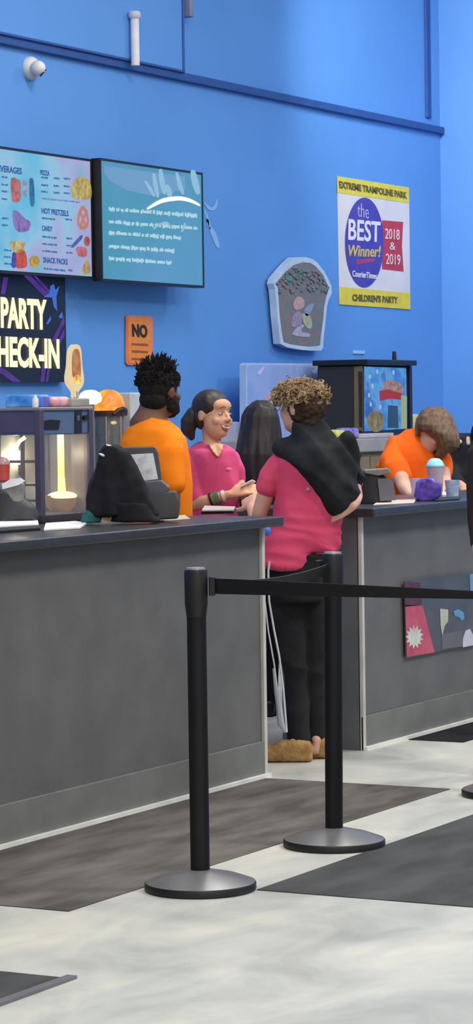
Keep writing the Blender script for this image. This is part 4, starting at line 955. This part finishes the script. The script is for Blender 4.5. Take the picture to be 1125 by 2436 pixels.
B.limb(mb, [(318, 1056, 27, .04), (306, 1095, 28, .07), (304, 1145, 26, .09)])
B.build(mb, 'tee_shirt', orange, .007, 3, cloth(.013, 6, (1, 1, .4), .002, 20))
mb = MB(); B.rows(mb, [(1335, 306, 452), (1380, 304, 450), (1430, 310, 448)], .12)
for x in ((350, 346, 344), (404, 408, 410)): B.limb(mb, [(x[0], 1420, 42, 0), (x[1], 1560, 32, 0), (x[2], 1765, 25, 0)])
B.build(mb, 'trousers', trou, .01, 3, cloth(.005, 5))
shoes(B, (344, 410), RX*.5+hf, M['black'])
mb = MB(); mb.ell(T(0, -.022, .04), r_*.085, f_*.098, u_*.095, 24, 16); mb.ell(T(0, -.05, -.03), r_*.068, f_*.06, u_*.055, 18, 12)
rn = random.Random(5)
hm = mat('hair_black', (22, 20, 22), .85, c2=(34, 30, 30), scale=40, spec=.2)
def lock(i):
    th = math.acos(rn.uniform(-.05, 1)); ph = rn.uniform(.0, 2*math.pi)
    p = scalp(T, r_, f_, u_, k_, th, ph, (.084, .1, .096), (0, -.02, .035)); n_ = (p-T(0, -.02, .03)).normalized()
    dr = (n_*.8 + u_*.55 + V((rn.uniform(-1, 1), rn.uniform(-1, 1), rn.uniform(-1, .6)))*.45).normalized(); L = rn.uniform(.014, .06) if th < 1.0 else rn.uniform(.008, .02)
    return [p-n_*.006, p+dr*L*.4, p+dr*L*.75+V((rn.uniform(-1, 1), rn.uniform(-1, 1), rn.uniform(-1, 1)))*.005, p+dr*L]
strands(mb, 420, lock, .0062)
B.build(mb, 'spiky_hair', hm, 0)
mb = MB()
mb.ell(T(0, .055, -.072), r_*.05, f_*.044, u_*.042, 18, 12); mb.ell(T(.05, .02, -.05), r_*.022, f_*.04, u_*.046, 14, 10); mb.ell(T(-.05, .02, -.05), r_*.022, f_*.04, u_*.046, 14, 10)
mb.ell(T(0, .088, -.04), r_*.03, f_*.01, u_*.008, 12, 8)
B.build(mb, 'beard', hm, .005, 2, lambda p: .004*noise.noise(p*70))
mb = MB(); nc_ = B.P(358, 1000, -.015)
mb.tube([nc_ + RX*.078*math.cos(t) + hf*.07*math.sin(t) + Z*(.006*math.cos(t)) for t in [j*math.pi/10 for j in range(21)]], .0025)
B.build(mb, 'necklace', mat('necklace', (206, 96, 40), .4), 0)
# ------------------------------------------------------------------ woman in pink, laughing, facing right
C = Fig(12.75, 505, 'laughing woman in a pink tee with dark tied back hair and wristbands')
fC = RX*.74 - hf*.66 - Z*.04
mb = MB()
T, r_, f_, u_, k_ = C.head(mb, C.P(508, 990, 0), fC, Z - RX*-.08, .222, True)
C.limb(mb, [(500, 1015, 21, .01), (502, 1045, 20, .01), (504, 1078, 24, .01)])
C.rows(mb, [(1078, 476, 540), (1088, 462, 550), (1120, 456, 556), (1180, 460, 558), (1250, 464, 556), (1330, 458, 560), (1400, 455, 562), (1440, 470, 550)], .085)
C.limb(mb, [(468, 1090, 20, -.03), (460, 1145, 19, -.05), (462, 1190, 16, -.08)])
C.limb(mb, [(458, 1198, 16, -.08), (490, 1193, 15.5, -.12), (525, 1182, 12, -.15), (545, 1177, 11, -.16)])
wr = C.P(545, 1177, -.16); C.hand(mb, wr, RX+Z*.28-hf*.1, Z*.8-hf*.6, Z*.5+hf*.8, .175, .45)
C.limb(mb, [(550, 1092, 18, .05), (564, 1135, 17, .07), (572, 1175, 14, .03)])
C.limb(mb, [(572, 1175, 14, .03), (582, 1172, 12, -.05)])
wr = C.P(582, 1172, -.05); C.hand(mb, wr, RX*.8+Z*.1-hf*.5, Z, RX*-1, .17, .7)
legs(C, mb, (484, 484, 484), (534, 534, 534), 1420, 1560, 1735, 31, 23, 15)
C.build(mb, 'body', sk_tan, .005, 3)
mb = MB()
C.rows(mb, [(1055, 474, 506, .04, .05), (1062, 460, 546, .03, .07), (1072, 448, 558, .0, .1), (1100, 444, 564), (1140, 446, 566), (1190, 450, 566), (1250, 452, 566), (1330, 450, 568), (1350, 452, 566)], .108)
C.limb(mb, [(466, 1082, 23, -.02), (460, 1115, 26, -.04), (463, 1150, 26, -.05), (466, 1182, 23, -.07)])
C.limb(mb, [(548, 1088, 20, .05), (557, 1118, 21, .06), (562, 1146, 19, .07)])
C.build(mb, 'tee_shirt', pink, .006, 3, cloth(.009, 6.5, (1, 1, .6), .002, 22))
# v of bare skin at the neck
mb = MB(); 
mb.prism([C.P(x, y, db) for x, y, db in ((494, 1054, -.065), (513, 1054, -.082), (532, 1056, -.075), (529, 1068, -.116), (522, 1084, -.130), (518, 1088, -.131), (512, 1082, -.129), (500, 1066, -.116))], hf*.06)
C.build(mb, 'neckline', sk_tan, .004, 2)
mb = MB(); mb.ell(C.P(545, 1116, -.11), RX*.015, hf*.002, Z*.006, 14, 8); C.build(mb, 'chest_print', mat('chest_print', (238, 150, 184), .7), 0)
mb = MB(); C.rows(mb, [(1335, 452, 566), (1400, 450, 570), (1430, 456, 562)], .105)
for x in (484, 534): C.limb(mb, [(x, 1420, 36, 0), (x, 1560, 28, 0), (x, 1735, 22, 0)])
C.build(mb, 'trousers', trou, .01, 3)
shoes(C, (484, 534), RX*.8-hf*.5, M['black'])
# hair cap, tied back
mb = MB(); rs = []
mb.ell(T(0, -.024, .044), r_*.0845, f_*.094, u_*.084, 26, 16)
mb.ell(T(0, -.048, .0), r_*.08, f_*.066, u_*.07, 22, 14)
for q in (-1, 1): mb.ell(T(q*.056, -.004, .05), r_*.027, f_*.046, u_*.05, 14, 10)
C.build(mb, 'hair_cap', mat('hair_sleek', (34, 25, 26), .5, c2=(50, 37, 36), scale=50, stretch=(1, 1, .2), spec=.5), .005, 3)
mb = MB(); C.limb(mb, [(462, 985, 20, .02), (450, 1005, 21, .02), (448, 1025, 18, .02), (456, 1040, 9, .02)]); C.build(mb, 'hair_bun', MATS['hair_sleek'], .006, 2, lambda p: .003*noise.noise(V((p.x*40, p.y*40, p.z*10))))
# face details
eyw = mat('eye_white', (236, 232, 228), .3); iris = mat('iris_dark', (48, 32, 26), .2); lip = mat('lips', (186, 92, 92), .5); teeth = mat('teeth', (242, 238, 230), .35); browm = mat('brow_dark', (52, 36, 32), .8)
for q in (-1, 1):
    mb = MB(); mb.ell(T(q*.031, .0745, .014), r_*.0125, f_*.009, u_*.0065, 14, 10); ey = C.build(mb, 'eye', eyw, 0)
    mb = MB(); mb.ell(T(q*.031, .081, .0135), r_*.0052, f_*.003, u_*.0052, 12, 8); mb.make('iris', iris, ey)
    mb = MB(); mb.tube([T(q*.014, .088, .043), T(q*.03, .0885, .0465), T(q*.047, .080, .040)], [.0016, .002, .001]); C.build(mb, 'eyebrow', browm, 0)
    mb = MB(); mb.tube([T(q*.018, .083, .019), T(q*.031, .087, .0225), T(q*.044, .079, .018)], .0016); C.build(mb, 'eyelash', iris, 0)
mb = MB()
up = [(-.031, .078, -.037), (-.017, .091, -.042), (0, .097, -.0435), (.017, .091, -.042), (.031, .078, -.037)]
lo = [(.021, .088, -.056), (0, .094, -.065), (-.021, .088, -.056)]
mb.tube([T(*q) for q in up], [.0012, .0022, .0026, .0022, .0012]); mb.tube([T(*up[-1])]+[T(*q) for q in lo]+[T(*up[0])], [.0012, .0028, .0034, .0028, .0012])
C.build(mb, 'lips', lip, 0)
mb = MB(); mb.prism([T(*q) for q in up+[(.024, .087, -.051), (0, .0955, -.056), (-.024, .087, -.051)]], f_*-.006); C.build(mb, 'teeth', teeth, 0, smooth=False)
mb = MB(); mb.prism([T(*q) for q in [(-.022, .085, -.050), (0, .092, -.055), (.022, .085, -.050)]+lo], f_*-.004); C.build(mb, 'open_mouth', mat('mouth_dark', (92, 30, 34), .5), 0, smooth=False)
# wristbands
def band(fg, x, y, db, wpx, h, m, name, tilt):
    c = fg.P(x, y, db); ax = tilt.normalized(); a = ax.orthogonal().normalized(); b = ax.cross(a); rr = wpx/fg.S
    mb = MB(); mb.rings([ringpts(c-ax*h, a*rr, b*rr, 24), ringpts(c, a*rr*1.04, b*rr*1.04, 24), ringpts(c+ax*h, a*rr, b*rr, 24)]); fg.build(mb, name, m, 0)
ax = RX*.9+Z*.28-hf*.1
band(C, 502, 1189, -.13, 16, .006, mat('band_black', (30, 26, 30), .6), 'wristband', ax)
band(C, 515, 1185, -.14, 15.6, .014, mat('band_green', (96, 130, 96), .5, c2=(70, 104, 70), scale=30), 'wristband', ax)
band(C, 532, 1180, -.155, 14, .007, mat('band_white', (224, 214, 206), .5), 'wristband', ax)
# phone or card she holds
P_ = [C.P(x, y, db) for x, y, db in ((570, 1160, -.19), (600, 1144, -.17), (608, 1148, -.11), (578, 1166, -.13))]
MB().prism(P_, Z*.008).make('card', mat('card_white', (238, 224, 218), .5), None, 'white card held between the hands of the woman in pink', 'card', bevel=.002)
# ------------------------------------------------------------------ person with long dark hair, back to us
D = Fig(13.3, 612, 'person with long black hair seen from behind, between the two pink tees')
mb = MB(); T, r_, f_, u_, k_ = D.head(mb, D.P(618, 1020, 0), RX*-.2+hf, Z, .20)
D.limb(mb, [(618, 1030, 22, 0), (617, 1075, 24, 0)])
D.rows(mb, [(1075, 580, 655), (1100, 566, 668), (1200, 568, 662), (1300, 570, 660), (1400, 564, 664), (1430, 575, 655)], .09)
for x, y in ((566, 1), (666, -1)):
    D.limb(mb, [(x, 1105, 19, 0), (x-4*y, 1160, 17, 0), (x-2*y, 1205, 14, .1), (x+8*y, 1200, 12, .25)])
    wr = D.P(x+8*y, 1200, .25); D.hand(mb, wr, hf+RX*.2*y, Z, RX*y, .17, .5)
legs(D, mb, (590, 590, 590), (638, 638, 638), 1410, 1550, 1715, 30, 22, 15)
D.build(mb, 'body', sk_tan, .006, 3)
mb = MB(); D.rows(mb, [(1066, 596, 640, 0, .07), (1078, 572, 662), (1100, 556, 676), (1160, 556, 674), (1240, 558, 672), (1330, 560, 670)], .11)
for x, y in ((566, 1), (666, -1)): D.limb(mb, [(x, 1098, 23, 0), (x-4*y, 1160, 20, 0), (x-2*y, 1200, 17, .08), (x+6*y, 1202, 15, .2)])
D.build(mb, 'dark_top', mat('dark_top', (34, 30, 36), .9, c2=(26, 24, 28), scale=8, spec=.15), .007, 3, cloth(.005, 6))
mb = MB(); D.rows(mb, [(1320, 562, 668), (1400, 560, 670), (1430, 566, 662)], .105)
for x in (590, 638): D.limb(mb, [(x, 1410, 35, 0), (x, 1550, 27, 0), (x, 1715, 21, 0)])
D.build(mb, 'trousers', trou, .01, 3); shoes(D, (590, 638), hf, M['black'])
mb = MB()
D.rows(mb, [(953, 610, 634, -.0, .03), (958, 598, 645, 0, .07), (970, 586, 656, 0, .095), (990, 577, 664, 0, .108), (1020, 571, 669, -.01, .108), (1050, 565, 671, -.03, .1), (1080, 559, 673, -.05, .09), (1120, 556, 673, -.06, .08), (1150, 566, 668, -.07, .07), (1172, 585, 655, -.07, .05)])
D.build(mb, 'long_hair', mat('hair_long', (24, 20, 24), .45, c2=(44, 36, 40), scale=26, stretch=(3, 3, .25), spec=.4), .006, 2, lambda p: .007*noise.noise(V((p.x*34, p.y*34, p.z*3))))
# ------------------------------------------------------------------ person in deep orange leaning over the far counter
G = Fig(14.15, 985, 'person in an orange tee with chin length brown hair, leaning over the far counter')
fG = RX*.62 - hf*.35 - Z*.62
mb = MB(); T, r_, f_, u_, k_ = G.head(mb, G.P(1028, 1030, -.05), fG, Z + RX*.5, .205)
G.limb(mb, [(1010, 1038, 20, .02), (995, 1052, 22, .03), (985, 1070, 26, .03)])
G.rows(mb, [(1060, 945, 1020), (1085, 930, 1040), (1130, 935, 1040), (1180, 935, 1035), (1260, 930, 1030), (1340, 930, 1025), (1400, 940, 1015)], .09)
G.limb(mb, [(940, 1085, 20, -.05), (948, 1120, 20, -.14), (955, 1140, 18, -.22)])
G.limb(mb, [(955, 1140, 18, -.22), (963, 1160, 16, -.4), (976, 1176, 12.5, -.52)])
wr = G.P(976, 1176, -.52); G.hand(mb, wr, RX*.9-hf*.3-Z*.05, Z, hf, .17, .5)
G.limb(mb, [(1040, 1080, 19, .06), (1054, 1120, 17, .0), (1060, 1145, 14, -.15), (1054, 1160, 11, -.36)])
wr = G.P(1054, 1160, -.36); G.hand(mb, wr, RX*-.3-hf*.8-Z*.1, Z, RX*-1, .165, .5)
legs(G, mb, (955, 955, 955), (1005, 1005, 1005), 1390, 1500, 1640, 29, 21, 14)
G.build(mb, 'body', sk_fair, .005, 3)
mb = MB()
G.rows(mb, [(1024, 966, 998, .02, .05), (1038, 944, 1006, .02, .08), (1058, 926, 1012, .01, .1), (1078, 918, 1030, 0, .105), (1095, 914, 1054), (1125, 922, 1058), (1160, 926, 1050), (1220, 926, 1040), (1290, 924, 1034), (1330, 926, 1030)], .11)
G.limb(mb, [(948, 1058, 22, -.02), (934, 1088, 26, -.09), (940, 1116, 30, -.15), (951, 1138, 24, -.18)])
G.limb(mb, [(904, 1112, 5, -.09), (922, 1092, 16, -.07)])
G.limb(mb, [(1036, 1075, 22, .06), (1048, 1100, 22, .03), (1054, 1125, 19, .0)])
G.build(mb, 'tee_shirt', orange2, .007, 2, cloth(.013, 6, (1, 1, .5), .003, 22))
mb = MB(); G.rows(mb, [(1318, 926, 1030), (1370, 924, 1030), (1400, 930, 1026)], .105)
for x in (955, 1005): G.limb(mb, [(x, 1390, 33, 0), (x, 1500, 25, 0), (x, 1640, 20, 0)])
G.build(mb, 'trousers', trou, .01, 3); shoes(G, (955, 1005), RX*.4-hf, M['black'])
mb = MB()
G.rows(mb, [(968, 1018, 1050, -.03, .04), (975, 1003, 1062, -.04, .08), (990, 992, 1074, -.05, .11), (1010, 988, 1083, -.06, .125), (1022, 996, 1088, -.06, .13), (1032, 1016, 1092, -.07, .13), (1046, 1032, 1094, -.08, .12), (1064, 1040, 1092, -.08, .11), (1074, 1036, 1076, -.08, .09), (1086, 1032, 1048, -.08, .05)])
G.limb(mb, [(1000, 1000, 13, -.05), (995, 1020, 9, -.08), (993, 1034, 4, -.09)])
G.build(mb, 'brown_hair', mat('hair_brown', (122, 98, 76), .6, c2=(84, 66, 52), scale=26, stretch=(3, 3, .3), spec=.3), .006, 2, lambda p: .007*noise.noise(V((p.x*30-p.z*12, p.y*30, p.z*5+p.x*5))))
# ------------------------------------------------------------------ hunched person in black at the right edge
K = Fig(14.8, 1115, 'person in a black hooded top hunched over the far counter near the right edge')
mb = MB(); T, r_, f_, u_, k_ = K.head(mb, K.P(1160, 1050, -.1), RX*.3-hf*.6-Z*.5, Z, .21)
K.limb(mb, [(1150, 1062, 20, -.05), (1135, 1075, 24, 0)])
K.rows(mb, [(1070, 1090, 1165), (1100, 1082, 1172), (1200, 1085, 1165), (1300, 1085, 1165), (1380, 1095, 1155)], .09)
K.limb(mb, [(1082, 1090, 17, 0), (1075, 1130, 16, -.06), (1082, 1148, 14, -.2), (1100, 1160, 12, -.45)])
wr = K.P(1100, 1161, -.46); K.hand(mb, wr, RX*.55-hf*.6-Z*.4, Z*.7-hf*.7, RX*-1, .18, .7)
K.limb(mb, [(1168, 1090, 17, 0), (1172, 1150, 14, -.1)]); wr = K.P(1172, 1160, -.12); K.hand(mb, wr, hf*-1-Z*.2, Z, RX*-1, .17, .5)
legs(K, mb, (1105, 1105, 1105), (1145, 1145, 1145), 1370, 1480, 1620, 28, 20, 14)
K.build(mb, 'body', sk_tan, .006, 3)
mb = MB()
K.rows(mb, [(1034, 1092, 1150, .04, .06), (1042, 1080, 1165, .02, .1), (1060, 1072, 1175), (1090, 1066, 1180), (1130, 1066, 1180), (1200, 1072, 1176), (1300, 1076, 1172)], .12)
K.limb(mb, [(1084, 1072, 20, 0), (1076, 1110, 21, -.04), (1078, 1140, 18, -.14), (1090, 1152, 16, -.32)])
K.limb(mb, [(1166, 1072, 20, 0), (1174, 1130, 19, -.06)])
K.build(mb, 'hooded_top', dark, .007, 2, cloth(.008, 6, (1, 1, .7), .003, 18))
mb = MB(); K.limb(mb, [(1088, 1046, 5, -.08), (1094, 1052, 6, -.11)]); K.build(mb, 'pale_toggle', mat('toggle', (196, 184, 166), .6), .004, 1)
mb = MB(); K.limb(mb, [(1113, 1042, 5, -.1), (1114, 1056, 5, -.12)]); K.build(mb, 'pale_toggle', MATS['toggle'], .004, 1)
mb = MB(); K.rows(mb, [(1290, 1076, 1172), (1380, 1078, 1170)], .11)
for x in (1105, 1145): K.limb(mb, [(x, 1370, 31, 0), (x, 1480, 24, 0), (x, 1620, 19, 0)])
K.build(mb, 'trousers', trou, .01, 3); shoes(K, (1105, 1145), RX*.2-hf, M['black'])
mb = MB(); mb.ell(T(0, -.03, .03), r_*.085, f_*.1, u_*.095, 20, 12); K.build(mb, 'dark_hair', hm, .006, 2)
# ------------------------------------------------------------------ customer mostly outside the frame at right
N = Fig(11.0, 1196, 'dark clothed person cut off by the right edge, only a sliver in view')
mb = MB(); T, r_, f_, u_, k_ = N.head(mb, N.P(1196, 988, 0), hf+RX*-.2, Z, .22)
N.limb(mb, [(1196, 1000, 28, 0), (1196, 1050, 30, 0)])
N.rows(mb, [(1055, 1150, 1245), (1080, 1134, 1262), (1200, 1140, 1256), (1330, 1142, 1254), (1440, 1138, 1258), (1470, 1150, 1246)], .09)
for q in (-1, 1):
    N.limb(mb, [(1196+q*62, 1090, 22, 0), (1196+q*66, 1160, 19, -.02), (1196+q*64, 1230, 17, -.02), (1196+q*60, 1300, 14, -.06), (1196+q*56, 1350, 11, -.1)])
    wr = N.P(1196+q*56, 1352, -.1); N.hand(mb, wr, Z*-1, RX*q, hf, .18, .4)
legs(N, mb, (1170, 1170, 1170), (1225, 1225, 1225), 1460, 1650, 1840, 36, 27, 18)
N.build(mb, 'body', sk_tan, .007, 3)
mb = MB(); N.rows(mb, [(1045, 1168, 1224, 0, .07), (1062, 1136, 1256), (1090, 1124, 1268), (1180, 1128, 1264), (1300, 1130, 1262), (1380, 1130, 1262)], .115)
for q in (-1, 1): N.limb(mb, [(1196+q*58, 1080, 26, 0), (1196+q*62, 1160, 24, -.02), (1196+q*60, 1230, 22, -.02), (1196+q*57, 1295, 18, -.05)])
N.build(mb, 'dark_coat', mat('coat_dark', (40, 26, 26), .9, c2=(24, 20, 24), scale=8), .008, 2, cloth(.005, 6))
mb = MB(); N.rows(mb, [(1370, 1132, 1260), (1440, 1130, 1262), (1475, 1140, 1252)], .11)
for x in (1170, 1225): N.limb(mb, [(x, 1460, 40, 0), (x, 1650, 31, 0), (x, 1840, 25, 0)])
N.build(mb, 'trousers', trou, .01, 3); shoes(N, (1170, 1225), hf, M['black'])
mb = MB(); N.rows(mb, [(906, 1186, 1206, 0, .04), (914, 1164, 1228, 0, .09), (932, 1152, 1240, 0, .115), (965, 1146, 1246, -.01, .118), (1010, 1148, 1244, -.02, .1), (1080, 1140, 1252, -.05, .09), (1140, 1146, 1246, -.07, .07), (1160, 1160, 1230, -.07, .04)])
N.build(mb, 'long_brown_hair', mat('hair_red', (62, 34, 28), .5, c2=(40, 24, 22), scale=26, stretch=(3, 3, .3)), .007, 2, lambda p: .006*noise.noise(V((p.x*34, p.y*34, p.z*3))))
# ------------------------------------------------------------------ light
w = bpy.data.worlds.new('world'); sc.world = w; w.use_nodes = True
w.node_tree.nodes['Background'].inputs[0].default_value = (1, .98, .96, 1); w.node_tree.nodes['Background'].inputs[1].default_value = .5
def area(x, y, z, sx, sy, pw, tilt=(0, 0, 0), c=(1, .98, .95)):
    l = bpy.data.lights.new('ceiling_and_fill_light', 'AREA'); l.shape = 'RECTANGLE'; l.size = sx; l.size_y = sy; l.energy = pw; l.color = c
    o = bpy.data.objects.new('ceiling_and_fill_light', l); col.objects.link(o); o.location = (x, y, z); o.rotation_euler = tilt
for x, y, pw in ((4, 1, 170), (9, 1, 170), (14, 1, 170), (7, 5.6, 85), (11.8, 5.4, 105), (16.5, 4.4, 70), (12.5, 3.2, 60), (2, -4, 130)):  # ceiling lights; one of them was added to brighten the far floor
    area(x, y, 5.4, .6, 1.4, pw)
area(15.0, 7.0, 4.6, .4, .4, 42, (0, math.radians(-72), 0)); bpy.context.scene.collection.objects[-1].data.spread = math.radians(95)  # unseen lamp added to brighten the right wall, not a ceiling fixture
def point(loc, pw, c, r=.02):
    l = bpy.data.lights.new('warmer_lamp', 'POINT'); l.energy = pw; l.color = c; l.shadow_soft_size = r
    o = bpy.data.objects.new('warmer_lamp', l); col.objects.link(o); o.location = loc
point((cxl, cyl_, zh-.05), 2.2, (1, .78, .5)); point((wx0+.15, wy0+.2, zh-.08), 1.1, (1, .85, .6))
sc.view_settings.view_transform = 'Standard'; sc.view_settings.look = 'None'; sc.view_settings.gamma = 1
sc.view_settings.exposure = 0.0
